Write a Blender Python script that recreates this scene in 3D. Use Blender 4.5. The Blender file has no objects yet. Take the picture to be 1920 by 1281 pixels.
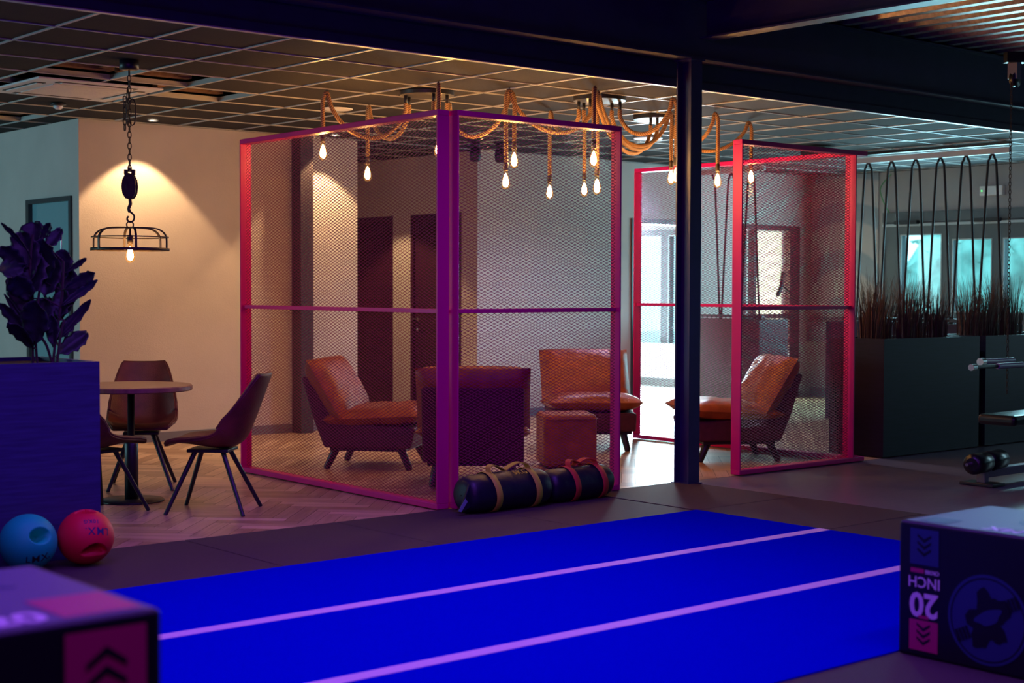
import bpy, bmesh, math, random
from mathutils import Vector, Matrix, noise
from math import sin, cos, pi, radians, sqrt, atan2

S = bpy.context.scene
COL = S.collection
random.seed(7)

# ------------------------------------------------------------------ camera
cd = bpy.data.cameras.new('camera'); cam = bpy.data.objects.new('camera', cd); COL.objects.link(cam)
cr = Vector((0.75861, -0.65154, 0.00304)); cu = Vector((0.02052, 0.02855, 0.99938)); cf = Vector((0.65122, 0.75808, -0.03503))
mw = Matrix((cr, cu, -cf)).transposed().to_4x4(); mw.translation = Vector((0, 0, 1.3904))
cam.matrix_world = mw
cd.sensor_width = 36; cd.lens = 2827.1 / 1920 * 36; cd.clip_start = 0.05; cd.clip_end = 200
cd.dof.use_dof = True; cd.dof.focus_distance = 10.3; cd.dof.aperture_fstop = 2.6
S.camera = cam

# ------------------------------------------------------------------ world, exposure
W = bpy.data.worlds.new('world'); S.world = W; W.use_nodes = True
wn = W.node_tree; bg = wn.nodes['Background']
bg.inputs[0].default_value = (0.50, 0.86, 1.0, 1); bg.inputs[1].default_value = 3.2
S.view_settings.view_transform = 'Standard'; S.view_settings.look = 'None'
S.view_settings.exposure = 0.0; S.view_settings.gamma = 1; S.view_settings.use_curve_mapping = False
try:
    S.cycles.use_denoising = True; S.cycles.max_bounces = 7; S.cycles.diffuse_bounces = 3; S.cycles.glossy_bounces = 3
    S.cycles.transparent_max_bounces = 12; S.cycles.sample_clamp_indirect = 4; S.cycles.caustics_reflective = False; S.cycles.caustics_refractive = False
    S.cycles.use_light_tree = True
except Exception: pass

def lamp(name, kind, loc, energy, color, rot=(0, 0, 0), **kw):
    ld = bpy.data.lights.new(name, kind); ld.energy = energy; ld.color = color
    for k, v in kw.items(): setattr(ld, k, v)
    o = bpy.data.objects.new(name, ld); COL.objects.link(o); o.location = loc; o.rotation_euler = rot
    return o
BLUE = (0.27, 0.075, 1.0)
# blue-violet linear LED fittings on the gym ceiling above the turf lane
for i, (x, y, e) in enumerate(((1.8, 4.2, 30), (4.4, 4.2, 32), (1.6, 2.2, 26), (4.4, 1.9, 30), (2.4, 6.0, 30), (5.0, 6.0, 42))):
    lamp('led_strip_light', 'AREA', (x, y, 3.25), e, BLUE, (0, 0, 0), shape='RECTANGLE', size=2.0, size_y=0.12, spread=radians(150))
# daylight through the windows that lie outside the picture on the left of the lounge and on the right of the gym
lamp('daylight_left', 'AREA', (-1.8, 14.0, 1.6), 170, (0.40, 0.86, 1.0), (0, radians(-90), 0), shape='RECTANGLE', size=2.0, size_y=3.2)
lamp('daylight_right', 'AREA', (15.5, 4.2, 1.5), 10, (0.35, 0.80, 1.0), (0, radians(90), 0), shape='RECTANGLE', size=1.8, size_y=4.0)
# daylight through the windows seen in the end wall, the doorway and the glazed door
lamp('daylight_end_window', 'AREA', (15.62, 9.9, 1.7), 200, (0.38, 0.85, 1.0), (0, radians(90), 0), shape='RECTANGLE', size=1.1, size_y=2.6)
lamp('daylight_annex', 'AREA', (15.6, 15.0, 1.5), 1000, (0.62, 0.90, 1.0), (0, radians(90), 0), shape='RECTANGLE', size=1.6, size_y=2.2)
lamp('daylight_glass_door', 'AREA', (15.0, 12.9, 1.3), 75, (0.90, 0.95, 1.0), (radians(-90), 0, 0), shape='RECTANGLE', size=0.8, size_y=1.9)
# cool flush disc lamp in the lounge ceiling beyond the ropes
lamp('disc_lamp_light', 'SPOT', (10.5, 10.22, 2.82), 270, (0.66, 0.62, 1.0), spot_size=radians(150), spot_blend=0.6, shadow_soft_size=0.12)
# recessed warm downlights of the lounge ceiling
WARM = (1.0, 0.60, 0.28)
# two violet fill lights added out of view, aimed across the gym
for loc in ((-1.6, 2.2, 2.7), (-1.2, -1.0, 2.8)):
    d_ = Vector((6.0, 7.6, 1.0)) - Vector(loc)
    lamp('violet_fill_light', 'AREA', loc, 13, (0.50, 0.06, 1.0), d_.to_track_quat('-Z', 'Y').to_euler(), shape='RECTANGLE', size=1.6, size_y=0.15, spread=radians(110))
SPOTS = [(6.22, 12.05), (8.12, 12.05), (9.3, 13.6)]  # last one is an added, unseen lamp brightening the recess doors

# ------------------------------------------------------------------ materials
MATS = {}
def mat(name, color, rough=0.5, metal=0.0, var=0.0, scale=8.0, bump=0.0, bscale=60.0, spec=0.5, emit=None, estr=0.0, coat=0.0, stretch=(1, 1, 1), sheen=0.0):
    m = bpy.data.materials.new(name); m.use_nodes = True; nt = m.node_tree; b = nt.nodes['Principled BSDF']
    b.inputs['Base Color'].default_value = (*color, 1); b.inputs['Roughness'].default_value = rough; b.inputs['Metallic'].default_value = metal
    b.inputs['Specular IOR Level'].default_value = spec; b.inputs['Coat Weight'].default_value = coat; b.inputs['Sheen Weight'].default_value = sheen
    if emit: b.inputs['Emission Color'].default_value = (*emit, 1); b.inputs['Emission Strength'].default_value = estr
    tc = nt.nodes.new('ShaderNodeTexCoord'); mp = nt.nodes.new('ShaderNodeMapping'); mp.inputs['Scale'].default_value = stretch
    nt.links.new(tc.outputs['Object'], mp.inputs[0])
    if var > 0:
        n = nt.nodes.new('ShaderNodeTexNoise'); n.inputs['Scale'].default_value = scale; n.inputs['Detail'].default_value = 5
        nt.links.new(mp.outputs[0], n.inputs['Vector'])
        r = nt.nodes.new('ShaderNodeMapRange'); r.inputs['From Min'].default_value = 0.3; r.inputs['From Max'].default_value = 0.7
        r.inputs['To Min'].default_value = 1 - var; r.inputs['To Max'].default_value = 1 + var
        nt.links.new(n.outputs[0], r.inputs[0])
        mx = nt.nodes.new('ShaderNodeVectorMath'); mx.operation = 'SCALE'; mx.inputs[0].default_value = color
        nt.links.new(r.outputs[0], mx.inputs['Scale']); nt.links.new(mx.outputs[0], b.inputs['Base Color'])
    if bump > 0:
        n2 = nt.nodes.new('ShaderNodeTexNoise'); n2.inputs['Scale'].default_value = bscale; n2.inputs['Detail'].default_value = 3
        nt.links.new(mp.outputs[0], n2.inputs['Vector'])
        bm_ = nt.nodes.new('ShaderNodeBump'); bm_.inputs['Strength'].default_value = bump; bm_.inputs['Distance'].default_value = 0.01
        nt.links.new(n2.outputs[0], bm_.inputs['Height']); nt.links.new(bm_.outputs[0], b.inputs['Normal'])
    MATS[name] = m
    return m
M_WALL = mat('painted_wall', (0.54, 0.49, 0.46), 0.85, var=0.04, scale=3, bump=0.15, bscale=90, spec=0.2)
M_GYMWALL = mat('dark_gym_wall', (0.05, 0.05, 0.07), 0.8, var=0.1)
M_TILE = mat('ceiling_tile', (0.036, 0.033, 0.035), 0.9, var=0.25, scale=160, spec=0.15)
M_TBAR = mat('ceiling_t_bar', (0.46, 0.46, 0.46), 0.35, spec=0.5)
M_PLENUM = mat('plenum_dark', (0.02, 0.018, 0.018), 0.9)
M_STEEL = mat('dark_steel', (0.030, 0.030, 0.085), 0.45, var=0.12, scale=6, spec=0.4)
M_FASCIA = mat('dark_fascia', (0.022, 0.024, 0.055), 0.7, var=0.1)
M_DECK = mat('galvanised_deck', (0.42, 0.40, 0.38), 0.38, metal=0.7, var=0.25, scale=30)
M_RED = mat('red_powder_coat', (0.62, 0.002, 0.18), 0.42, spec=0.25, bump=0.05, bscale=400)
M_MESH = mat('red_mesh_steel', (0.24, 0.004, 0.10), 0.34, spec=0.38)
M_RUBBER = mat('rubber_mat', (0.060, 0.042, 0.040), 0.75, var=0.5, scale=300, bump=0.3, bscale=400, spec=0.25)
M_TURF = mat('blue_turf', (0.0008, 0.004, 0.50), 1.0, var=0.13, scale=220, bump=0.5, bscale=500, spec=0.0)
M_TURFLINE = mat('white_turf_line', (0.80, 0.72, 0.68), 0.8, var=0.08, scale=200, spec=0.1)
M_VINYL = mat('grey_vinyl', (0.17, 0.16, 0.17), 0.32, var=0.12, scale=5, stretch=(1, 6, 1), spec=0.45)
M_PALEFLOOR = mat('pale_floor', (0.60, 0.58, 0.55), 0.3, var=0.05)
M_BASE = mat('grey_baseboard', (0.16, 0.16, 0.20), 0.6)
M_DOOR = mat('dark_door', (0.045, 0.010, 0.020), 0.45, var=0.1, scale=4)
M_DOORFRAME = mat('dark_door_frame', (0.035, 0.045, 0.055), 0.4)
M_CHROME = mat('brushed_metal', (0.7, 0.7, 0.7), 0.25, metal=1.0)
M_BLACK = mat('black_metal', (0.014, 0.014, 0.018), 0.4, var=0.1)
M_IRON = mat('antique_iron', (0.050, 0.036, 0.028), 0.5, metal=0.4, var=0.3, scale=30)
M_LEATHER = mat('cognac_leather', (0.34, 0.080, 0.020), 0.36, var=0.28, scale=9, bump=0.35, bscale=120, spec=0.5)
M_DLEATHER = mat('brown_leather', (0.135, 0.034, 0.022), 0.42, var=0.35, scale=7, bump=0.3, bscale=140, spec=0.45)
M_SHELL = mat('dark_upholstery', (0.085, 0.022, 0.040), 0.6, var=0.15, scale=20, spec=0.3)
M_PIPING = mat('pale_piping', (0.5, 0.45, 0.42), 0.6)
M_TABLE = mat('oak_tabletop', (0.30, 0.17, 0.09), 0.35, var=0.25, scale=6, stretch=(1, 12, 1))
M_ROPE = None
M_PLANTER = mat('planter_wood', (0.035, 0.040, 0.110), 0.5, var=0.25, scale=5, stretch=(1, 1, 14), spec=0.4)
M_PLANTER2 = mat('planter_dark', (0.009, 0.006, 0.024), 0.55, var=0.25, scale=5, stretch=(1, 1, 14), spec=0.3)
M_SOIL = mat('soil', (0.02, 0.014, 0.01), 0.95, var=0.4, scale=60)
M_LEAF = mat('fig_leaf', (0.022, 0.034, 0.030), 0.5, var=0.25, scale=12, spec=0.4)
M_STEM = mat('fig_stem', (0.04, 0.026, 0.02), 0.8)
M_GRASS = mat('dry_grass', (0.12, 0.075, 0.055), 0.8, var=0.3, scale=20)
M_BLACKROPE = mat('black_rope', (0.010, 0.010, 0.016), 0.7, bump=0.4, bscale=150)
M_WHITE = mat('white_plastic', (0.72, 0.74, 0.76), 0.4)
M_GREYFRAME = mat('grey_window_frame', (0.10, 0.13, 0.15), 0.5)
M_LIGHTFRAME = mat('pale_window_bead', (0.50, 0.60, 0.64), 0.4)
M_TEALBALL = mat('teal_rubber', (0.003, 0.75, 0.30), 0.55, spec=0.3, bump=0.1, bscale=200)
M_REDBALL = mat('red_rubber', (0.75, 0.010, 0.035), 0.5, spec=0.35, bump=0.1, bscale=200)
M_PRINT = mat('dark_print', (0.02, 0.015, 0.08), 0.6)
M_BAG = mat('navy_bag_vinyl', (0.010, 0.011, 0.022), 0.42, var=0.2, scale=12, bump=0.4, bscale=14, spec=0.45)
M_YSTRAP = mat('yellow_strap', (0.55, 0.62, 0.04), 0.7, bump=0.2, bscale=300)
M_RSTRAP = mat('red_strap', (0.60, 0.075, 0.03), 0.7, bump=0.2, bscale=300)
M_FOAM = mat('black_foam', (0.010, 0.012, 0.016), 0.25, spec=0.5)
M_MACH = mat('machine_steel', (0.20, 0.20, 0.26), 0.4, metal=0.3)
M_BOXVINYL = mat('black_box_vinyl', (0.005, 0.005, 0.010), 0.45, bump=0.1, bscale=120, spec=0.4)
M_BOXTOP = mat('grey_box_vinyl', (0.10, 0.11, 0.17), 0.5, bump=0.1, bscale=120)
M_PRED = mat('red_print', (0.50, 0.008, 0.13), 0.5)
M_PBLUE = mat('grey_blue_print', (0.018, 0.04, 0.13), 0.5)
M_PWHITE = mat('white_print', (0.75, 0.75, 0.75), 0.5)
M_CURTAIN = mat('cream_blind', (0.80, 0.70, 0.58), 0.8, emit=None)
def translucent(m, amt=0.7):
    nt = m.node_tree; o = [n for n in nt.nodes if n.type == 'OUTPUT_MATERIAL'][0]; b = nt.nodes['Principled BSDF']
    t = nt.nodes.new('ShaderNodeBsdfTranslucent'); t.inputs[0].default_value = b.inputs['Base Color'].default_value; mx = nt.nodes.new('ShaderNodeMixShader'); mx.inputs[0].default_value = amt
    nt.links.new(b.outputs[0], mx.inputs[1]); nt.links.new(t.outputs[0], mx.inputs[2]); nt.links.new(mx.outputs[0], o.inputs[0])
translucent(M_CURTAIN)
M_HEDGE = mat('hedge_green', (0.20, 0.42, 0.38), 0.9, var=0.55, scale=2.2)
M_GROUND = mat('outdoor_paving', (0.5, 0.5, 0.48), 0.9)
M_GREENWIRE = mat('green_cable', (0.02, 0.35, 0.08), 0.5)
M_MIRROR = mat('blue_glazing', (0.18, 0.38, 0.44), 0.12, spec=0.9)

def rope_mat():
    m = bpy.data.materials.new('jute_rope'); m.use_nodes = True; nt = m.node_tree; b = nt.nodes['Principled BSDF']; b.inputs['Roughness'].default_value = 0.85
    uv = nt.nodes.new('ShaderNodeUVMap'); mp = nt.nodes.new('ShaderNodeMapping'); mp.inputs['Rotation'].default_value = (0, 0, 0)
    sep = nt.nodes.new('ShaderNodeSeparateXYZ'); nt.links.new(uv.outputs[0], sep.inputs[0])
    a = nt.nodes.new('ShaderNodeMath'); a.operation = 'MULTIPLY_ADD'; a.inputs[1].default_value = 62.0
    nt.links.new(sep.outputs[0], a.inputs[0])
    m2 = nt.nodes.new('ShaderNodeMath'); m2.operation = 'MULTIPLY'; m2.inputs[1].default_value = 3.0; nt.links.new(sep.outputs[1], m2.inputs[0]); nt.links.new(m2.outputs[0], a.inputs[2])
    s = nt.nodes.new('ShaderNodeMath'); s.operation = 'FRACT'; nt.links.new(a.outputs[0], s.inputs[0])
    cr_ = nt.nodes.new('ShaderNodeValToRGB'); e = cr_.color_ramp.elements; e[0].position = 0.0; e[0].color = (0.12, 0.055, 0.02, 1); e[1].position = 0.5; e[1].color = (0.56, 0.33, 0.15, 1)
    e3 = cr_.color_ramp.elements.new(1.0); e3.color = (0.12, 0.055, 0.02, 1)
    nt.links.new(s.outputs[0], cr_.inputs[0]); nt.links.new(cr_.outputs[0], b.inputs['Base Color'])
    return m
M_ROPE = rope_mat()

def bulb_glass():
    m = bpy.data.materials.new('amber_bulb_glass'); m.use_nodes = True; nt = m.node_tree; nt.nodes.clear()
    o = nt.nodes.new('ShaderNodeOutputMaterial'); mix = nt.nodes.new('ShaderNodeMixShader'); t = nt.nodes.new('ShaderNodeBsdfTransparent'); t.inputs[0].default_value = (1.0, 0.84, 0.60, 1)
    g = nt.nodes.new('ShaderNodeEmission'); g.inputs[0].default_value = (1.0, 0.45, 0.12, 1); g.inputs[1].default_value = 1.1
    lw = nt.nodes.new('ShaderNodeLayerWeight'); lw.inputs[0].default_value = 0.25
    nt.links.new(lw.outputs['Facing'], mix.inputs[0]); nt.links.new(t.outputs[0], mix.inputs[1]); nt.links.new(g.outputs[0], mix.inputs[2]); nt.links.new(mix.outputs[0], o.inputs[0])
    return m
M_BULB = bulb_glass()
M_FIL = mat('glowing_filament', (1, 0.7, 0.4), 0.5, emit=(1.0, 0.56, 0.22), estr=420)

def glass_mat():
    m = bpy.data.materials.new('window_glass'); m.use_nodes = True; nt = m.node_tree; nt.nodes.clear()
    o = nt.nodes.new('ShaderNodeOutputMaterial'); mix = nt.nodes.new('ShaderNodeMixShader'); mix.inputs[0].default_value = 0.06
    t = nt.nodes.new('ShaderNodeBsdfTransparent'); t.inputs[0].default_value = (0.86, 0.97, 0.97, 1); g = nt.nodes.new('ShaderNodeBsdfGlossy'); g.inputs['Roughness'].default_value = 0.02
    nt.links.new(t.outputs[0], mix.inputs[1]); nt.links.new(g.outputs[0], mix.inputs[2]); nt.links.new(mix.outputs[0], o.inputs[0])
    return m
M_GLASS = glass_mat()

def wood_floor_mat():
    m = bpy.data.materials.new('herringbone_oak'); m.use_nodes = True; nt = m.node_tree; b = nt.nodes['Principled BSDF']
    b.inputs['Roughness'].default_value = 0.34
    ge = nt.nodes.new('ShaderNodeNewGeometry'); uv = nt.nodes.new('ShaderNodeUVMap'); mp = nt.nodes.new('ShaderNodeMapping'); mp.inputs['Scale'].default_value = (3, 40, 1)
    nt.links.new(uv.outputs[0], mp.inputs[0])
    off = nt.nodes.new('ShaderNodeVectorMath'); off.operation = 'ADD'; sc = nt.nodes.new('ShaderNodeMath'); sc.operation = 'MULTIPLY'; sc.inputs[1].default_value = 97.0
    nt.links.new(ge.outputs['Random Per Island'], sc.inputs[0]); nt.links.new(sc.outputs[0], off.inputs[1]); nt.links.new(mp.outputs[0], off.inputs[0])
    n = nt.nodes.new('ShaderNodeTexNoise'); n.inputs['Scale'].default_value = 1.0; n.inputs['Detail'].default_value = 6; nt.links.new(off.outputs[0], n.inputs['Vector'])
    r1 = nt.nodes.new('ShaderNodeValToRGB'); e = r1.color_ramp.elements; e[0].color = (0.30, 0.165, 0.085, 1); e[1].color = (0.62, 0.40, 0.24, 1); e[0].position = 0.0; e[1].position = 1.0
    ad = nt.nodes.new('ShaderNodeMath'); ad.operation = 'MULTIPLY_ADD'; ad.inputs[1].default_value = 0.9; nt.links.new(ge.outputs['Random Per Island'], ad.inputs[0])
    sub = nt.nodes.new('ShaderNodeMath'); sub.operation = 'MULTIPLY_ADD'; sub.inputs[1].default_value = 1.2; sub.inputs[2].default_value = -0.55; nt.links.new(n.outputs[0], sub.inputs[0])
    nt.links.new(sub.outputs[0], ad.inputs[2]); nt.links.new(ad.outputs[0], r1.inputs[0]); nt.links.new(r1.outputs[0], b.inputs['Base Color'])
    bp = nt.nodes.new('ShaderNodeBump'); bp.inputs['Strength'].default_value = 0.12; bp.inputs['Distance'].default_value = 0.005; nt.links.new(n.outputs[0], bp.inputs['Height']); nt.links.new(bp.outputs[0], b.inputs['Normal'])
    return m
M_WOODFLOOR = wood_floor_mat()

def mural_mat():
    m = bpy.data.materials.new('mural_wall'); m.use_nodes = True; nt = m.node_tree; b = nt.nodes['Principled BSDF']; b.inputs['Roughness'].default_value = 0.8
    tc = nt.nodes.new('ShaderNodeTexCoord'); w = nt.nodes.new('ShaderNodeTexWave'); w.wave_type = 'RINGS'; w.inputs['Scale'].default_value = 0.55; w.inputs['Distortion'].default_value = 3.0; w.inputs['Detail'].default_value = 1.0
    mp = nt.nodes.new('ShaderNodeMapping'); mp.inputs['Location'].default_value = (0, -11.9, -1.0); nt.links.new(tc.outputs['Object'], mp.inputs[0]); nt.links.new(mp.outputs[0], w.inputs[0])
    r = nt.nodes.new('ShaderNodeValToRGB'); r.color_ramp.interpolation = 'EASE'; e = r.color_ramp.elements; e[0].position = 0.5; e[0].color = (0.50, 0.49, 0.50, 1); e[1].position = 0.75; e[1].color = (0.30, 0.36, 0.42, 1)
    nt.links.new(w.outputs[0], r.inputs[0]); nt.links.new(r.outputs[0], b.inputs['Base Color'])
    return m
M_MURAL = mural_mat()

# ------------------------------------------------------------------ mesh helpers
class MB:
    def __init__(s): s.v = []; s.f = []; s.mi = []; s.uv = {}; s.sm = []
    def add(s, vs, fs, mi=0, smooth=False, uvs=None):
        o = len(s.v); s.v += [tuple(v) for v in vs]
        for k, f in enumerate(fs):
            if uvs: s.uv[len(s.f)] = uvs[k]
            s.f.append([i + o for i in f]); s.mi.append(mi); s.sm.append(smooth)
        return s
    def box(s, lo, hi, mi=0, M=None):
        vs = [Vector((x, y, z)) for x in (lo[0], hi[0]) for y in (lo[1], hi[1]) for z in (lo[2], hi[2])]
        if M is not None: vs = [M @ v for v in vs]
        return s.add(vs, [(0, 1, 3, 2), (4, 6, 7, 5), (0, 4, 5, 1), (2, 3, 7, 6), (0, 2, 6, 4), (1, 5, 7, 3)], mi)
    def tube(s, pts, r, n=8, mi=0, caps=True, closed=False, smooth=True):
        pts = [Vector(p) for p in pts]; m = len(pts); rs = r if isinstance(r, (list, tuple)) else [r] * m
        vs = []; fs = []; uvs = []; up = None; L = [0.0]
        for i in range(1, m): L.append(L[-1] + (pts[i] - pts[i - 1]).length)
        for i, p in enumerate(pts):
            if closed: t = pts[(i + 1) % m] - pts[i - 1]
            else: t = pts[min(i + 1, m - 1)] - pts[max(i - 1, 0)]
            if t.length < 1e-9: t = Vector((0, 0, 1))
            t.normalize()
            if up is None: up = Vector((0, 0, 1)) if abs(t.z) < 0.9 else Vector((1, 0, 0))
            a = t.cross(up)
            if a.length < 1e-5: a = t.cross(Vector((0, 1, 0)))
            a.normalize(); b = a.cross(t).normalized(); up = b
            for k in range(n):
                an = 2 * pi * k / n; vs.append(p + a * cos(an) * rs[i] + b * sin(an) * rs[i])
        R = m if closed else m - 1
        for i in range(R):
            j = (i + 1) % m
            for k in range(n):
                k2 = (k + 1) % n
                fs.append((i * n + k, i * n + k2, j * n + k2, j * n + k))
                l0, l1 = L[i], (L[i + 1] if i + 1 < m else L[i] + 0.01)
                uvs.append(((l0, k / n), (l0, (k + 1) / n), (l1, (k + 1) / n), (l1, k / n)))
        s.add(vs, fs, mi, smooth, uvs)
        if caps and not closed:
            s.add(vs[:n], [tuple(range(n))[::-1]], mi); s.add(vs[-n:], [tuple(range(n))], mi)
        return s
    def lathe(s, prof, n=24, c=(0, 0, 0), axis='z', mi=0, smooth=True, caps=True):
        vs = []; m = len(prof)
        for (r, h) in prof:
            for k in range(n):
                a = 2 * pi * k / n
                if axis == 'z': v = (r * cos(a), r * sin(a), h)
                elif axis == 'x': v = (h, r * cos(a), r * sin(a))
                else: v = (r * sin(a), h, r * cos(a))
                vs.append(Vector(v) + Vector(c))
        fs = [(i * n + k, i * n + (k + 1) % n, (i + 1) * n + (k + 1) % n, (i + 1) * n + k) for i in range(m - 1) for k in range(n)]
        if caps: fs += [tuple(range(n))[::-1], tuple((m - 1) * n + k for k in range(n))]
        return s.add(vs, fs, mi, smooth)
    def prism(s, poly, d0, d1, plane='xz', mi=0, M=None):
        def P(u, v, d):
            q = Vector((u, d, v)) if plane == 'xz' else (Vector((d, u, v)) if plane == 'yz' else Vector((u, v, d)))
            return M @ q if M is not None else q
        n = len(poly); vs = [P(u, v, d0) for u, v in poly] + [P(u, v, d1) for u, v in poly]
        return s.add(vs, [tuple(range(n)), tuple(range(n, 2 * n))[::-1]] + [(k, n + k, n + (k + 1) % n, (k + 1) % n) for k in range(n)], mi)
    def xf(s, M): s.v = [tuple(M @ Vector(v)) for v in s.v]; return s
    def build(s, name, mats, parent=None, bevel=0.0, seg=2, subsurf=0, smooth=None, kind=None):
        me = bpy.data.meshes.new(name); me.from_pydata(s.v, [], s.f)
        if not isinstance(mats, (list, tuple)): mats = [mats]
        for m in mats: me.materials.append(m)
        me.polygons.foreach_set('material_index', s.mi)
        me.polygons.foreach_set('use_smooth', [True if smooth else q for q in s.sm])
        if s.uv:
            ul = me.uv_layers.new(name='UVMap')
            for fi, uv in s.uv.items():
                for li, c in zip(me.polygons[fi].loop_indices, uv): ul.data[li].uv = c
        bm = bmesh.new(); bm.from_mesh(me); bmesh.ops.recalc_face_normals(bm, faces=bm.faces); bm.to_mesh(me); bm.free()
        me.update()
        o = bpy.data.objects.new(name, me); COL.objects.link(o)
        if parent is not None: o.parent = parent
        if bevel > 0:
            b = o.modifiers.new('bevel', 'BEVEL'); b.width = bevel; b.segments = seg; b.limit_method = 'ANGLE'
        if subsurf:
            q = o.modifiers.new('sub', 'SUBSURF'); q.levels = subsurf; q.render_levels = subsurf
        if kind: o['kind'] = kind
        return o

def thing(name, label, cat, loc=(0, 0, 0), rz=0.0, group=None):
    o = bpy.data.objects.new(name, None); COL.objects.link(o); o.empty_display_size = 0.1
    o.location = loc; o.rotation_euler = (0, 0, rz); o['label'] = label; o['category'] = cat
    if group: o['group'] = group
    return o
def tag(o, label, cat, group=None):
    o['label'] = label; o['category'] = cat
    if group: o['group'] = group
    return o
def struct(o, label=None):
    o['kind'] = 'structure'
    if label: o['label'] = label
    return o
def dup(root, loc, rz, label, group=None):
    r = root.copy(); COL.objects.link(r); r.location = loc; r.rotation_euler = (0, 0, rz); r['label'] = label
    if group: r['group'] = group
    for ch in list(root.children):
        c = ch.copy(); COL.objects.link(c); c.parent = r
        for g in list(ch.children):
            d = g.copy(); COL.objects.link(d); d.parent = c
    return r
def rotz_to(dx, dy):            # rotation that turns local +Y to (dx, dy)
    return atan2(dy, dx) - pi / 2
def smooth_path(pts, n=8):
    pts = [Vector(p) for p in pts]; out = []
    for i in range(len(pts) - 1):
        p0 = pts[max(i - 1, 0)]; p1 = pts[i]; p2 = pts[i + 1]; p3 = pts[min(i + 2, len(pts) - 1)]
        for k in range(n):
            t = k / n
            out.append(0.5 * ((2 * p1) + (-p0 + p2) * t + (2 * p0 - 5 * p1 + 4 * p2 - p3) * t * t + (-p0 + 3 * p1 - 3 * p2 + p3) * t ** 3))
    out.append(pts[-1]); return out
def text_mb(txt, size, depth=0.002, bold=0.0, gap=1.0):
    cu_ = bpy.data.curves.new('t', 'FONT'); cu_.space_character = gap; cu_.body = txt; cu_.size = size; cu_.extrude = depth; cu_.align_x = 'CENTER'; cu_.align_y = 'CENTER'; cu_.offset = bold; cu_.resolution_u = 3
    ob = bpy.data.objects.new('t', cu_); COL.objects.link(ob)
    dg = bpy.context.evaluated_depsgraph_get(); me = ob.evaluated_get(dg).to_mesh()
    m = MB(); m.add([v.co.copy() for v in me.vertices], [tuple(p.vertices) for p in me.polygons])
    ob.evaluated_get(dg).to_mesh_clear(); bpy.data.objects.remove(ob); bpy.data.curves.remove(cu_)
    return m

# ------------------------------------------------------------------ building shell
PY = 7.416       # line of the screens and of the wood floor's edge
HC = 2.85        # lounge ceiling
YW = 12.37       # lounge back wall
XE = 15.75       # end wall
HG = 3.45        # underside of the gym deck

# wood floor: herringbone planks laid at 45 degrees to the walls
def herringbone():
    Lp, Wp = 0.50, 0.10; K = 5
    bm = bmesh.new(); uvl = bm.loops.layers.uv.new('UVMap')
    M = Matrix.Rotation(radians(45), 3, 'Z'); C = Vector((7, 11, 0)); g = 0.0012
    def plank(x0, y0, x1, y1, horiz):
        pts = [(x0 + g, y0 + g), (x1 - g, y0 + g), (x1 - g, y1 - g), (x0 + g, y1 - g)]
        w = [M @ Vector((a, b, 0)) + C for a, b in pts]; c = sum(w, Vector()) / 4
        if c.x < -3.5 or c.x > XE + 0.1 or c.y < PY - 0.4 or c.y > 16.2: return
        vs = [bm.verts.new((q.x, q.y, 0.0)) for q in w]; f = bm.faces.new(vs)
        uv = [(0, 0), (Lp, 0), (Lp, Wp), (0, Wp)] if horiz else [(0, 0), (0, Wp), (Lp, Wp), (Lp, 0)]
        for l, q in zip(f.loops, uv): l[uvl].uv = q
    n = 150
    for j in range(-n, n):
        for i in range(-n // 5, n // 5):
            # diagonal staircase of L-shaped pairs with period 2L
            x = j * Wp + i * 2 * Lp; y = j * Wp
            if abs(x) > 14 or abs(y) > 14: continue
            plank(x, y, x + Lp, y + Wp, True)
            plank(x + Lp, y + Wp - Lp, x + Lp + Wp, y + Wp, False)
    bmesh.ops.bisect_plane(bm, geom=bm.verts[:] + bm.edges[:] + bm.faces[:], plane_co=(0, PY, 0), plane_no=(0, -1, 0), clear_outer=True)
    me = bpy.data.meshes.new('floor_wood'); bm.normal_update(); bm.to_mesh(me); bm.free(); me.materials.append(M_WOODFLOOR)
    o = bpy.data.objects.new('floor_wood', me); COL.objects.link(o); return o
struct(herringbone(), 'herringbone oak floor of the lounge')
struct(MB().box((-3.5, PY, -0.1), (XE, 16.3, -0.004)).build('floor_base', mat('floor_gap', (0.03, 0.018, 0.012), 0.8)))
struct(MB().box((-3.5, -3.5, -0.1), (XE, PY, -0.001)).build('floor', M_VINYL), 'grey vinyl floor of the gym')
# rubber border tiles (flat mats of one metre) round the turf
def rubber():
    m = MB(); g = 0.003; z = 0.006
    def t(x0, y0, x1, y1): m.box((x0 + g, y0 + g, 0), (x1 - g, y1 - g, z))
    for k in range(11):
        x0 = 7.02 - 1.0 * k; x1 = x0 + 0.98
        t(x0 - (0.02 if k else 0), 6.384, x1 if k else 7.985, PY)
    for k in range(4): t(7.02, 6.384 - (k + 1), 7.985, 6.384 - k)
    for k in range(11): t(6.0 - k, 2.36, 7.0 - k, 3.38)
    for k in range(11): t(6.0 - k, 1.34, 7.0 - k, 2.36)
    for k in range(11): t(6.0 - k, 0.32, 7.0 - k, 1.34)
    return m.build('floor_rubber', M_RUBBER, bevel=0.002, seg=1)
struct(rubber(), 'dark speckled rubber floor tiles around the blue turf')
turf = MB().box((-3.4, 3.38, 0.0), (7.01, 6.38, 0.010))
for y in (4.385, 5.385): turf.box((-3.4, y - 0.04, 0.010), (7.01, y + 0.04, 0.0112), 1)
tag(turf.build('turf_lane', [M_TURF, M_TURFLINE]), 'bright blue sprint turf lane with two white lines on the floor', 'turf')

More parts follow.
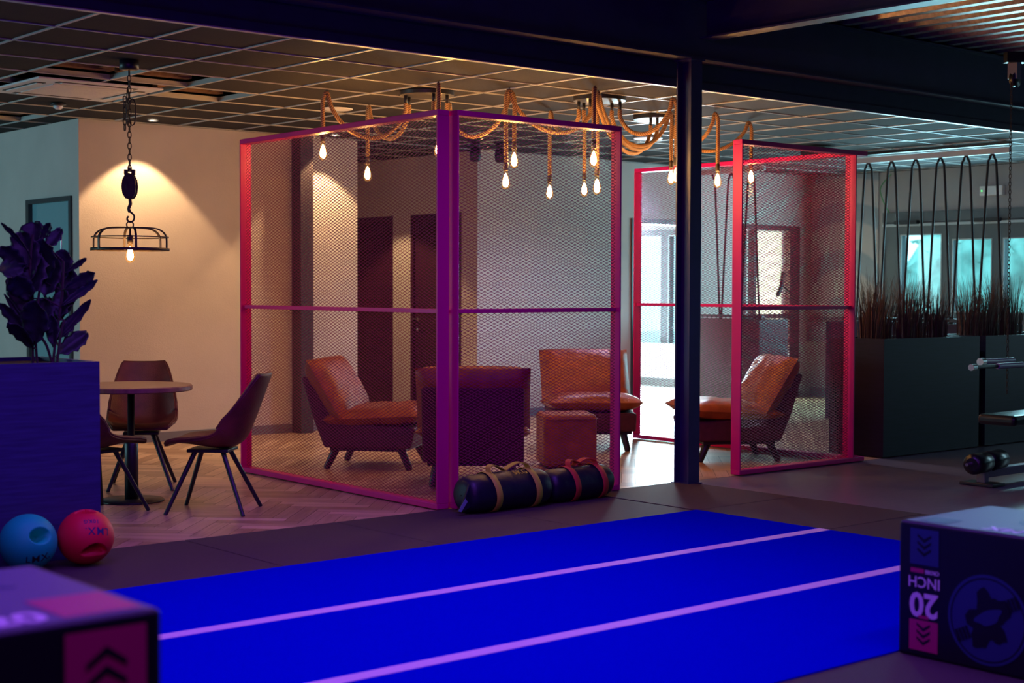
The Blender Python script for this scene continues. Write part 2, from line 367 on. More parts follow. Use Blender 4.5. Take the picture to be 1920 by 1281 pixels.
# walls
def wall(name, boxes, m=M_WALL, label=None):
    b = MB()
    for lo, hi in boxes: b.box(lo, hi)
    return struct(b.build(name, m), label)
XD = 10.14
wall('wall_back', [((5.83, YW, 0), (8.60, YW + 0.15, HC))], label='warm painted wall behind the pendant lamp')
wall('wall_side', [((5.68, YW, 0), (5.83, 12.50, HC)), ((5.68, 12.50, 2.19), (5.83, 13.46, HC)), ((5.68, 13.46, 0), (5.83, 16.2, HC))], label='pale wall left of the corner')
wall('wall_recess', [((8.45, YW + 0.15, 0), (8.60, 16.2, HC))])
wall('wall_doors', [((XD, YW, 0), (XD + 0.15, 12.64 + 0.0, HC)), ((XD, 12.64, 2.21), (XD + 0.15, 13.55, HC)), ((XD, 13.55, 0), (XD + 0.15, 13.88, HC)), ((XD, 13.88, 2.21), (XD + 0.15, 14.78, HC)), ((XD, 14.78, 0), (XD + 0.15, 16.2, HC))], label='wall of the recess with two dark doors')
wall('wall_far', [((XD + 0.15, YW, 0), (12.46, YW + 0.15, HC)), ((12.46, YW, 2.20), (13.60, YW + 0.15, HC)), ((13.60, YW, 0), (14.42, YW + 0.15, HC)), ((14.42, YW, 2.19), (15.50, YW + 0.15, HC)), ((15.50, YW, 0), (XE, YW + 0.15, HC))], label='white wall between the recess and the bright doorway')
wall('wall_annex', [((12.31, YW + 0.15, 0), (12.46, 16.2, HC))])
wall('wall_back_outer', [((-3.5, 16.2, 0), (XE + 0.2, 16.35, HG + 0.2))])
# end wall with window band y 8.2..11.25, annex window 14.3..15.9, mural part between
wall('wall_end', [((XE, 11.25, 0), (XE + 0.25, 14.0, HC)), ((XE, 6.9, 0), (XE + 0.25, 11.25, 1.02)), ((XE, 6.9, 2.34), (XE + 0.25, 11.25, HC)), ((XE, 6.0, 0), (XE + 0.25, 6.9, HC)),
                  ((XE, 14.0, 0), (XE + 0.25, 16.2, 0.45)), ((XE, 14.0, 2.24), (XE + 0.25, 16.2, HC)), ((XE, 15.95, 0), (XE + 0.25, 16.2, HC))], mat('grey_wall', (0.36, 0.37, 0.38), 0.85, var=0.04, scale=3, spec=0.2), label='grey end wall with the long window')
struct(MB().box((XE - 0.012, 11.32, 1.08), (XE - 0.001, 12.36, HC)).build('wall_mural', M_MURAL), 'painted mural on the end wall')
wall('wall_gym_end', [((XE, -3.5, 0), (XE + 0.25, 6.0, 0.7)), ((XE, -3.5, 2.5), (XE + 0.25, 6.0, HG + 0.3)), ((XE, -3.5, 0), (XE + 0.25, 4.9, HG + 0.3)), ((XE, 6.0, HC), (XE + 0.25, 16.2, HG + 0.3))], M_GYMWALL)
wall('wall_left', [((-3.7, -3.5, 0), (-3.5, 16.3, HG + 0.3))], M_GYMWALL)
wall('wall_rear', [((-3.5, -3.7, 0), (XE, -3.5, HG + 0.3))], M_GYMWALL)
# trims and baseboards
bb = MB(); bb.box((5.68, YW - 0.014, 0), (8.60, YW, 0.085)); struct(bb.build('baseboard_back', M_BASE))
bb = MB(); bb.box((XD - 0.0, YW - 0.014, 0), (12.44, YW, 0.085)); bb.box((13.62, YW - 0.014, 0), (14.40, YW, 0.085)); struct(bb.build('baseboard_far', M_BASE))
bb = MB(); bb.box((XE - 0.014, 7.6, 0), (XE, 12.36, 0.12)); bb.box((XE - 0.03, 6.9, 1.00), (XE, 12.36, 1.035)); bb.box((XE - 0.09, 6.9, 0.72), (XE, 12.36, 0.98))
struct(bb.build('baseboard_end', M_BASE))
# gym ceiling deck: trapezoid ribs running along Y
dk = MB(); x = -3.6; per = 0.24; poly = []
while x < XE + 0.1:
    poly += [(x, HG + 0.06), (x + 0.04, HG), (x + 0.12, HG), (x + 0.16, HG + 0.06)]; x += per
top = [(poly[-1][0], HG + 0.2), (poly[0][0], HG + 0.2)]
vs = [(u, -3.6, v) for u, v in poly] + [(u, 7.5, v) for u, v in poly]; n = len(poly)
dk.add(vs, [(k, k + 1, n + k + 1, n + k) for k in range(n - 1)])
struct(dk.build('ceiling_deck', M_DECK), 'ribbed metal deck over the gym')
struct(MB().box((-3.7, -3.7, HG + 0.09), (XE + 0.25, 16.35, HG + 0.3)).build('ceiling_roof', M_PLENUM))
# fascia between the two ceilings
struct(MB().box((-3.5, 7.51, HC + 0.002), (XE, 7.60, HG + 0.08)).box((-3.5, 7.49, HC + 0.002), (XE, 7.51, HC + 0.05)).build('trim_1', M_FASCIA), 'dark fascia above the lounge opening')

# lounge ceiling: tiles, T bars, missing tiles
X0 = 3.596; Y0 = 7.515; T = 0.6
missing = {(2, 3), (0 + 1, 3), (3, 4), (2, 8)}          # open cells (i, j)
ac = {(1, 4), (2, 4), (1, 5), (2, 5)}
tl = MB(); gb = MB()
i0, i1, j1 = -12, 21, 15
for i in range(i0, i1):
    for j in range(0, j1):
        xa, ya = X0 + i * T, Y0 + j * T; xb, yb = min(xa + T, XE), ya + T
        if xb <= xa or (i, j) in missing or (i, j) in ac: continue
        tl.box((xa + 0.004, ya + 0.004, HC + 0.004), (xb - 0.004, yb - 0.004, HC + 0.018))
struct(tl.build('ceiling', M_TILE), 'dark grey suspended ceiling tiles over the lounge')
for i in range(i0, i1 + 1):
    xa = X0 + i * T
    if xa < XE: gb.box((xa - 0.010, Y0, HC - 0.003), (xa + 0.010, 16.2, HC + 0.004)); gb.box((xa - 0.002, Y0, HC + 0.004), (xa + 0.002, 16.2, HC + 0.035))
for j in range(0, j1 + 1):
    ya = Y0 + j * T; w = 0.0075
    gb.box((-3.5, ya - w, HC - 0.0035), (XE, ya + w, HC + 0.0035)); gb.box((-3.5, ya - 0.002, HC + 0.004), (XE, ya + 0.002, HC + 0.035))
gb.box((-3.5, 7.495, HC - 0.008), (XE, 7.535, HC - 0.0036))
struct(gb.build('ceiling_grid', M_TBAR), 'pale metal grid between the ceiling tiles')
# ducts seen through the open cells
du = MB()
for (i, j) in missing:
    xa, ya = X0 + i * T, Y0 + j * T
    du.box((xa + 0.02, ya + T - 0.10, HC + 0.05), (xa + T - 0.02, ya + T - 0.02, HC + 0.10)); du.box((xa + 0.46, ya + 0.1, HC + 0.06), (xa + 0.52, ya + 0.5, HC + 0.09))
struct(du.build('trim_2', mat('plenum_timber', (0.22, 0.12, 0.07), 0.8, var=0.3, scale=20)))

# ------------------------------------------------------------------ steel frame
def ibeam(name, p0, p1, zlo, zhi, bw, label, tw=0.012):
    m = MB(); ax = 0 if abs(p1[0] - p0[0]) > abs(p1[1] - p0[1]) else 1
    def bx(off0, off1, z0, z1):
        if ax == 0: m.box((p0[0], p0[1] + off0, z0), (p1[0], p0[1] + off1, z1))
        else: m.box((p0[0] + off0, p0[1], z0), (p0[0] + off1, p1[1], z1))
    bx(-bw / 2, bw / 2, zlo, zlo + tw); bx(-bw / 2, bw / 2, zhi - tw, zhi); bx(-0.005, 0.005, zlo + tw, zhi - tw)
    return tag(m.build(name, M_STEEL), label, 'beam')
ibeam('steel_beam', (-3.5, 7.36), (XE, 7.36), 3.02, 3.44, 0.16, 'long dark steel beam running over the mesh screens')
ibeam('steel_beam', (8.06, -3.5), (8.06, 7.27), 3.16, 3.44, 0.14, 'dark steel cross beam meeting the column from the gym side')
c = MB(); c.box((7.915, 7.285, 0), (8.03, 7.297, 3.018)); c.box((7.915, 7.413, 0), (8.03, 7.425, 3.018)); c.box((7.965, 7.297, 0), (7.977, 7.413, 3.018))
c.box((7.90, 7.27, 0.0), (8.045, 7.44, 0.008)); c.box((7.90, 7.27, 3.005), (8.045, 7.44, 3.018))
tag(c.build('steel_column', M_STEEL), 'dark navy steel column between the two mesh screens', 'column')
tag(MB().box((7.83, 12.20, 0), (7.97, 12.355, HC)).build('wall_post', mat('brown_post', (0.035, 0.022, 0.024), 0.6)), 'dark brown square post against the warm back wall', 'post')

# ------------------------------------------------------------------ doors and windows
def door(name, x, y0, y1, ztop, handle_y, label, m=M_DOOR, side=-1):
    o = MB().box((x + 0.02, y0 + 0.045, 0.006), (x + 0.06, y1 - 0.045, ztop - 0.045)).build(name, m); struct(o, label)
    f = MB(); f.box((x - 0.01, y0, 0), (x + 0.1, y0 + 0.045, ztop)); f.box((x - 0.01, y1 - 0.045, 0), (x + 0.1, y1, ztop)); f.box((x - 0.01, y0 + 0.045, ztop - 0.045), (x + 0.1, y1 - 0.045, ztop)); f.build('door_frame', m, o)
    h = MB(); z = 1.05; hy = handle_y; d = 1 if hy < (y0 + y1) / 2 else -1
    h.lathe([(0.026, 0), (0.026, 0.01)], 16, (x + 0.01, hy, z), 'x'); h.tube([(x + 0.02, hy, z), (x - 0.04, hy, z), (x - 0.045, hy + d * 0.02, z), (x - 0.045, hy + d * 0.13, z)], 0.009, 8)
    h.lathe([(0.024, 0), (0.024, 0.01)], 16, (x + 0.01, hy, z - 0.12), 'x'); h.lathe([(0.009, -0.004), (0.009, 0.01)], 12, (x + 0.008, hy, z - 0.12), 'x')
    h.build('door_handle', M_CHROME, o)
    return o
door('door_1', XD + 0.01, 12.64, 13.55, 2.21, 13.46, 'dark door nearest the corner post of the screens')
door('door_2', XD + 0.01, 13.88, 14.78, 2.21, 14.68, 'dark door at the far end of the recess')
# glazed door in the side wall
d3 = MB(); X = 5.68
for lo, hi in (((X - 0.02, 12.50, 0), (X + 0.06, 12.545, 2.19)), ((X - 0.02, 13.40, 0), (X + 0.06, 13.46, 2.19)), ((X - 0.02, 12.545, 2.15), (X + 0.06, 13.40, 2.19)), ((X, 12.545, 0), (X + 0.05, 13.40, 0.05))): d3.box(lo, hi)
o3 = struct(d3.build('door_3', M_DOORFRAME), 'glazed door with a dark frame in the pale side wall')
MB().box((X + 0.02, 12.545, 0.05), (X + 0.03, 13.40, 2.15)).build('door_pane', M_MIRROR, o3)
MB().tube([(X - 0.05, 12.62, 1.9), (X - 0.05, 12.62, 1.72)], 0.008).build('door_handle', M_CHROME, o3)
# doorway frame to the bright annex
d4 = MB()
for lo, hi in (((12.44, YW - 0.02, 0), (12.50, YW + 0.17, 2.21)), ((13.56, YW - 0.02, 0), (13.62, YW + 0.17, 2.21)), ((12.50, YW - 0.02, 2.15), (13.56, YW + 0.17, 2.21))): d4.box(lo, hi)
struct(d4.build('door_4', M_DOORFRAME), 'open doorway with a dark frame to the bright annex')
struct(MB().box((12.46, YW + 0.15, 0.001), (XE, 16.2, 0.004)).build('floor_annex', M_PALEFLOOR))
# glazed door beside the corner with cream blind
d5 = MB()
for lo, hi in (((14.40, YW - 0.02, 0), (14.45, YW + 0.15, 2.20)), ((15.30, YW - 0.02, 0), (15.50, YW + 0.15, 2.20)), ((14.45, YW - 0.02, 2.14), (15.30, YW + 0.15, 2.20)), ((14.62, YW, 0), (14.67, YW + 0.1, 2.14)), ((14.45, YW, 1.02), (15.30, YW + 0.1, 1.08))): d5.box(lo, hi)
o5 = struct(d5.build('door_5', mat('red_brown_frame', (0.10, 0.03, 0.035), 0.5)), 'glazed door with a red-brown frame in the far corner')
MB().box((14.45, YW + 0.04, 0.02), (15.30, YW + 0.048, 2.14)).build('door_pane', M_GLASS, o5)
lf = MB(); lf.tube(smooth_path([(15.00, YW - 0.06, 1.30), (15.06, YW - 0.08, 1.45), (15.10, YW - 0.07, 1.62)]), [0.006] + [0.028] * 15 + [0.006], 8); lf.tube([(15.08, YW - 0.07, 1.44), (15.30, YW - 0.02, 1.36)], 0.01); lf.build('door_handle', M_BLACK, o5)
struct(MB().box((14.68, YW + 0.10, 0.6), (15.28, YW + 0.11, 2.13)).build('window_3', M_CURTAIN), 'cream blind behind the glazed door')

# end window
def window(name, X, ys, z0, z1, panes, label, frame_m=M_GREYFRAME):
    f = MB(); y0, y1 = ys; ft = 0.07
    f.box((X, y0, z0), (X + 0.12, y1, z0 + ft)); f.box((X, y0, z1 - ft), (X + 0.12, y1, z1))
    edges = sorted(set([y0] + [v for p in panes for v in p[:2]] + [y1]))
    pv = y0
    for (a, b, za, zb) in panes:
        f.box((X, pv, z0 + ft), (X + 0.12, a, z1 - ft)); f.box((X, a, z0 + ft), (X + 0.12, b, za)); f.box((X, a, zb), (X + 0.12, b, z1 - ft)); pv = b
    f.box((X, pv, z0 + ft), (X + 0.12, y1, z1 - ft))
    o = struct(f.build(name, frame_m), label)
    for (a, b, za, zb) in panes:
        q = MB(); t = 0.014
        q.box((X - 0.006, a, za), (X + 0.01, a + t, zb)); q.box((X - 0.006, b - t, za), (X + 0.01, b, zb)); q.box((X - 0.006, a + t, zb - t), (X + 0.01, b - t, zb)); q.box((X - 0.006, a + t, za), (X + 0.01, b - t, za + t)); q.build('window_bead', M_LIGHTFRAME, o)
        MB().box((X + 0.06, a, za), (X + 0.066, b, zb)).build('window_pane', M_GLASS, o)
    return o
w1 = window('window_1', XE + 0.02, (6.9, 11.25), 1.02, 2.34, [(7.0, 8.4, 1.12, 2.0), (8.55, 9.60, 1.12, 2.0), (9.74, 10.28, 1.12, 2.0), (10.42, 11.01, 1.09, 2.07)], 'long grey-framed window in the end wall looking onto greenery')
MB().box((XE - 0.03, 6.9, 2.17), (XE + 0.02, 11.25, 2.20)).build('window_rail', M_LIGHTFRAME, w1)
MB().box((XE - 0.02, 6.9, 2.22), (XE + 0.02, 11.25, 2.345)).build('blind_casing', M_GREYFRAME, w1)
for y in (10.87, 9.76):
    MB().box((XE - 0.09, y - 0.16, 2.19), (XE - 0.03, y + 0.16, 2.235)).build('window_closer', M_BLACK, w1)
w2 = window('window_2', XE + 0.02, (14.0, 15.95), 0.45, 2.24, [(14.1, 14.93, 0.55, 2.16), (15.07, 15.88, 0.55, 2.16)], 'bright tall window seen through the open doorway')
rd = MB(); rd.box((15.62, 14.2, 0.12), (15.70, 15.7, 0.62))
for k in range(15): rd.box((15.612, 14.23 + k * 0.1, 0.14), (15.62, 14.28 + k * 0.1, 0.60))
rd.box((15.62, 14.3, 0.004), (15.70, 14.36, 0.12)); rd.box((15.62, 15.5, 0.004), (15.70, 15.56, 0.12))
tag(rd.build('radiator', M_WHITE, bevel=0.004), 'white radiator under the bright annex window', 'radiator')

# outdoors
struct(MB().box((XE + 0.3, -10, -0.3), (60, 40, -0.2)).build('ground', M_GROUND), 'pale paving outside the windows')
def hedge(name, x, y0, y1, h, label, seed):
    rng = random.Random(seed); bm = bmesh.new(); n = 40
    m = MB(); k = 0
    nu, nv = 46, 22; vs = []
    for i in range(nu):
        for j in range(nv):
            u = i / (nu - 1); a = pi * j / (nv - 1); y = y0 + (y1 - y0) * u; w = 1.0 * (1 - abs(2 * u - 1) ** 6 * 0.8)
            p = Vector((x - cos(a) * 0.9 * w, y, -0.2 + sin(a) ** 0.6 * h * w)); d = noise.noise(p * 1.4 + Vector((seed, 0, 0))) * 0.45 + noise.noise(p * 4) * 0.2
            vs.append(p + Vector((-d, 0, d * 0.6)))
    m.add(vs, [(i * nv + j, (i + 1) * nv + j, (i + 1) * nv + j + 1, i * nv + j + 1) for i in range(nu - 1) for j in range(nv - 1)], 0, True)
    # leaf tufts
    for _ in range(900):
        v = Vector(rng.choice(vs)); s_ = rng.uniform(0.08, 0.2); q = [Vector((rng.uniform(-1, 1), rng.uniform(-1, 1), rng.uniform(-1, 1))) * s_ for _ in range(3)]
        m.add([v + a for a in q], [(0, 1, 2)], 0)
    return tag(m.build(name, M_HEDGE), label, 'hedge')
hedge('hedge', 22.5, 5.0, 16.2, 3.6, 'blurred green hedge outside the long end window', 3)

# ------------------------------------------------------------------ expanded-metal screens
PH = 2.50
def mesh_strands(L, H, px=0.054, pz=0.0217):
    """diamonds of a sheet spanning (0..L, 0..H) in local x,z; every strand a small bar"""
    nx = int(L / (px / 2)); nr = int(H / (pz / 2)); w = 0.0034; th = 0.0018
    V = []; F = []
    for r in range(nr):
        zb = r * pz / 2 + pz / 4; base = len(V)
        for i in range(nx + 1):
            z = zb + (1 if (i + r) % 2 == 0 else -1) * pz / 4 * 0.94; xx = i * px / 2
            V += [(xx, a_ * 0.35 * w / 2 + b_ * 0.93 * th / 2, z + a_ * 0.93 * w / 2 - b_ * 0.35 * th / 2) for a_, b_ in ((-1, -1), (-1, 1), (1, 1), (1, -1))]
        for i in range(nx):
            a = base + i * 4
            F += [(a + k, a + 4 + k, a + 4 + (k + 1) % 4, a + (k + 1) % 4) for k in range(4)]
    me = bpy.data.meshes.new('wire_mesh'); me.from_pydata(V, [], F); me.materials.append(M_MESH); me.update()
    return me
def screen(x0, y0, L, ang, name, label, ext0=0.0, ext1=0.0, rail_r=True):
    t = thing(name, label, 'screen', (x0, y0, 0), ang, 'red metal mesh screens around the lounge seats')
    D = 0.045; th = 0.035
    e0, e1 = -ext0, L + ext1
    for nm, z0, z1 in (('bottom_rail', 0.007, 0.007 + th), ('top_rail', PH - th, PH)):
        MB().box((e0, -D, z0), (e1, D, z1)).build(nm, M_RED, t, bevel=0.004)
    MB().box((0.02, -0.02, 1.235), (L - 0.02, 0.02, 1.262)).build('middle_rail', M_RED, t, bevel=0.002)
    for xx in (0, L):                    # U-channel uprights, lips to the outside
        s = 1 if xx == 0 else -1; p = MB(); z0, z1 = 0.007 + th, PH - th
        a, b = sorted((xx, xx + s * 0.014)); p.box((a, -D, z0), (b, D, z1))
        p.build('upright', M_RED, t, bevel=0.0015, seg=1)
    me = mesh_strands(L - 0.03, PH - 2 * th - 0.01)
    o = bpy.data.objects.new('wire_mesh', me); COL.objects.link(o); o.parent = t; o.location = (0.015, 0, th + 0.012)
    return t
# left unit: side screen running back, front screen along the gym edge
screen(5.805, 7.416, 2.515, pi / 2 - 0.030, 'mesh_screen', 'magenta mesh screen running back from the near corner beside the dining table')
screen(5.868, 7.40, 1.435, 0, 'mesh_screen', 'purple-edged mesh screen behind the two sandbags')
screen(8.568, 7.416, 1.39, 0, 'mesh_screen', 'red mesh screen right of the steel column', 0, 0.14)
screen(10.005, 7.47, 2.40, pi / 2, 'mesh_screen', 'far red mesh screen seen behind the steel column')

# ------------------------------------------------------------------ dining set
def dining_chair():
    t = thing('dining_chair', '', 'chair', group='brown leather bucket chairs at the round table')
    prof = [(0.245, 0.425), (0.21, 0.445), (0.10, 0.436), (-0.02, 0.415), (-0.12, 0.415), (-0.19, 0.455), (-0.235, 0.54), (-0.27, 0.63), (-0.305, 0.73), (-0.335, 0.81), (-0.35, 0.855)]
    hw = [0.175, 0.205, 0.228, 0.235, 0.235, 0.232, 0.228, 0.215, 0.190, 0.165, 0.142]
    curl = [0.0, 0.006, 0.03, 0.07, 0.11, 0.13, 0.12, 0.085, 0.055, 0.035, 0.018]
    nu = 14; P = []; Q = smooth_path([(a, b, 0) for a, b in prof], 3)
    def interp(arr, s): i = min(int(s), len(arr) - 2); f = s - i; return arr[i] * (1 - f) + arr[i + 1] * f
    ns = len(Q)
    for i, q in enumerate(Q):
        s = i / (ns - 1) * (len(prof) - 1); h_ = interp(hw, s); c_ = interp(curl, s)
        tg = (Q[min(i + 1, ns - 1)] - Q[max(i - 1, 0)]).normalized(); nrm = Vector((-tg.y, tg.x)) * -1      # towards sitter/up
        if nrm.y < 0 and s < 5: nrm = -nrm
        if s >= 5 and nrm.x < 0: nrm = -nrm
        for k in range(nu + 1):
            u = k / nu * 2 - 1; lift = c_ * abs(u) ** 2.4
            ed = 1.0
            if s > len(prof) - 2.2: ed = 1
            P.append(Vector((u * h_, q.x + nrm.x * lift, q.y + nrm.y * lift)))
    m = MB(); m.add(P, [(i * (nu + 1) + k, i * (nu + 1) + k + 1, (i + 1) * (nu + 1) + k + 1, (i + 1) * (nu + 1) + k) for i in range(ns - 1) for k in range(nu)], 0, True)
    o = m.build('seat_shell', M_DLEATHER, t); so = o.modifiers.new('s', 'SOLIDIFY'); so.thickness = 0.030; so.offset = 0
    bv = o.modifiers.new('b', 'BEVEL'); bv.width = 0.009; bv.segments = 3; bv.limit_method = 'ANGLE'; bv.angle_limit = radians(50)
    # stitched welt round the rim
    rim = [P[i * (nu + 1)] for i in range(ns)] + [P[(ns - 1) * (nu + 1) + k] for k in range(1, nu + 1)] + [P[i * (nu + 1) + nu] for i in range(ns - 2, -1, -1)] + [P[k] for k in range(nu - 1, 0, -1)]
    MB().tube(rim, 0.0085, 6, closed=True).build('welt', M_DLEATHER, t)
    MB().box((-0.12, -0.13, 0.375), (0.12, 0.13, 0.395)).build('seat_plate', M_BLACK, t, bevel=0.004)
    for sx in (-1, 1):
        for sy in (-1, 1):
            MB().tube([(sx * 0.075, sy * 0.085, 0.385), (sx * 0.215, sy * (0.235 if sy > 0 else 0.25), 0.001)], [0.016, 0.0125], 12).build('leg', M_BLACK, t)
    return t
ch = dining_chair(); ch.location = (4.69, 8.32, 0); ch.rotation_euler = (0, 0, rotz_to(-0.70, 0.71)); ch['label'] = 'brown bucket chair right of the round table, seen from its side'
dup(ch, (4.87, 9.62, 0), rotz_to(-0.50, -0.86), 'brown bucket chair behind the round table, facing the camera')
dup(ch, (4.10, 8.72, 0), rotz_to(0.96, 0.27), 'brown bucket chair left of the round table, half hidden by the planter')
t = thing('round_table', 'round wooden cafe table on a black pedestal beside the planter', 'table', (4.50, 9.04, 0))
MB().lathe([(0.30, 0.722), (0.385, 0.722), (0.392, 0.728), (0.392, 0.752), (0.386, 0.758), (0.001, 0.758)], 64, smooth=False).build('tabletop', M_TABLE, t)
MB().lathe([(0.044, 0.012), (0.044, 0.375), (0.038, 0.385), (0.023, 0.386), (0.023, 0.722)], 24).build('pedestal', M_BLACK, t)
MB().lathe([(0.001, 0.001), (0.205, 0.001), (0.21, 0.004), (0.205, 0.012), (0.05, 0.016), (0.001, 0.016)], 48).build('base_plate', M_BLACK, t)
MB().box((-0.14, -0.02, 0.712), (0.14, 0.02, 0.722)).box((-0.02, -0.14, 0.712), (0.02, 0.14, 0.722)).build('bracket', M_BLACK, t)

# ------------------------------------------------------------------ lounge chairs
def pillow(w, d, th, seed=0, corner=0.05, n=22, wr=0.006):
    """pillow in local xy plane centred at 0, thickness along z"""
    vs = []; fs = []
    for side in (1, -1):
        for i in range(n + 1):
            for j in range(n + 1):
                u = i / n * 2 - 1; v = j / n * 2 - 1
                pin = corner * (1 - abs(u) ** 2) * abs(v) ** 3; pin2 = corner * (1 - abs(v) ** 2) * abs(u) ** 3
                x = u * (w / 2 - pin2); y = v * (d / 2 - pin)
                z = th / 2 * (max(0.0, (1 - abs(u) ** 4.0)) ** 0.50) * (max(0.0, (1 - abs(v) ** 4.0)) ** 0.50)
                z += wr * noise.noise(Vector((u * 3 + seed, v * 3, side * 2))) * 2 * (1 if z > 0.002 else 0)
                vs.append(Vector((x, y, side * z)))
    N = (n + 1) ** 2
    for i in range(n):
        for j in range(n):
            a = i * (n + 1) + j; fs.append((a, a + 1, a + n + 2, a + n + 1)); fs.append((N + a, N + a + n + 1, N + a + n + 2, N + a + 1))
    return vs, fs
def lounge_chair(w=0.77):
    t = thing('lounge_chair', '', 'armchair', group='low leather lounge chairs inside the mesh screens')
    s = MB(); h = w / 2
    # seat tray and leaning back shell in side profile (y forward, z up)
    s.prism([(0.35, 0.17), (0.39, 0.33), (-0.22, 0.36), (-0.44, 0.71), (-0.51, 0.71), (-0.42, 0.40), (-0.33, 0.17)], -h + 0.03, h - 0.03, 'yz')
    s.build('frame', M_SHELL, t, bevel=0.02, seg=3)
    vs, fs = pillow(w + 0.06, 0.78, 0.17, 1.0, 0.035)
    M = Matrix.Translation((0, 0.05, 0.405)) @ Matrix.Rotation(radians(3), 4, 'X')
    MB().add([M @ v for v in vs], fs, 0, True).build('seat_cushion', M_LEATHER, t)
    vs, fs = pillow(w + 0.03, 0.54, 0.24, 4.0, 0.004)
    M = Matrix.Translation((0, -0.315, 0.61)) @ Matrix.Rotation(radians(121), 4, 'X')
    MB().add([M @ v for v in vs], fs, 0, True).build('back_cushion', M_LEATHER, t)
    rm = MB(); rm.box((-h + 0.06, -0.29, 0.145), (h - 0.06, 0.31, 0.17)); rm.build('under_frame', M_BLACK, t, bevel=0.004)
    for sx in (-1, 1):
        for sy in (-1, 1):
            MB().tube([(sx * (h - 0.13), sy * 0.25, 0.17), (sx * (h - 0.10), sy * 0.325, 0.016), (sx * (h - 0.10), sy * 0.328, 0.001)], [0.032, 0.027, 0.02], 12).build('leg', M_BLACK, t)
    return t
lc = lounge_chair(); lc.location = (6.89, 9.64, 0); lc.rotation_euler = (0, 0, rotz_to(0.64, -0.77)); lc['label'] = 'leather lounge chair seen from its side in front of the recess doors'
dup(lc, (6.86, 8.40, 0), rotz_to(0.65, 0.76), 'lounge chair turned away from the camera, just behind the corner posts')
dup(lc, (9.10, 9.55, 0), rotz_to(-0.58, -0.81), 'orange leather lounge chair facing the camera behind the cube pouf')
dup(lc, (9.44, 8.24, 0), rotz_to(-0.85, 0.53), 'orange leather lounge chair behind the right screen, facing left')
t = thing('cube_pouf', 'cube-shaped stitched leather pouf between the lounge chairs', 'pouf', (8.02, 8.68, 0), radians(-33))
MB().box((-0.21, -0.21, 0.012), (0.21, 0.21, 0.42)).build('pouf_body', M_LEATHER, t, bevel=0.035, seg=4)
for z in (0.385, 0.045):
    q = 0.212; MB().tube([(-q + .03, -q, z), (q - .03, -q, z), (q, -q + .03, z), (q, q - .03, z), (q - .03, q, z), (-q + .03, q, z), (-q, q - .03, z), (-q, -q + .03, z)], 0.005, 6, closed=True).build('piping', M_LEATHER, t)
MB().box((-0.18, -0.18, 0.0005), (0.18, 0.18, 0.014)).build('pouf_base', M_BLACK, t)

# ------------------------------------------------------------------ rope chandeliers
def bulb_mb():
    m = MB(); pr = [(0.013, 0.0), (0.014, -0.02), (0.020, -0.045), (0.029, -0.075), (0.032, -0.098), (0.029, -0.118), (0.018, -0.134), (0.002, -0.140)]
    m.lathe(pr, 20, caps=False)
    m.lathe([(0.002, -0.022), (0.011, -0.04), (0.019, -0.068), (0.022, -0.095), (0.015, -0.116), (0.002, -0.126)], 10, mi=1)
    return m
def hang(ps, dip, hook, drop_z, extra=0.03):
    """rope from a ceiling rose socket, dipping, up to a ceiling hook and down to a bulb"""
    a = Vector(ps); b = Vector((*hook, HC - 0.035)); mid = (a + b) / 2
    pts = [a, a + Vector((0, 0, -0.05))]
    n = 16
    A = pts[-1]; d = A - b
    span = (Vector((b.x, b.y)) - Vector((A.x, A.y)))
    # two half parabolas meeting at the lowest point
    for k in range(1, n + 1):
        s = k / (n + 1); xy = Vector((A.x, A.y)) + span * (s * 0.75 + 0.25 * (0.5 - 0.5 * cos(pi * s)))
        base = A.z * (1 - s) + (b.z) * s; sag = min(A.z, b.z) - dip
        pts.append(Vector((xy.x, xy.y, base - sag * (4 * s * (1 - s)) ** 0.85)))
    dirn = Vector((span.x, span.y, 0)).normalized()
    pts += [b + Vector((0, 0, 0.012)), b + dirn * 0.028 + Vector((0, 0, -0.03)), b + dirn * 0.032 + Vector((0, 0, -0.12))]
    zt = drop_z + 0.075 + 0.06
    e = b + dirn * 0.03; pts += [Vector((e.x, e.y, (e.z - 0.12) * 0.5 + zt * 0.5)), Vector((e.x, e.y, zt))]
    return smooth_path(pts, 4), Vector((e.x, e.y, zt))
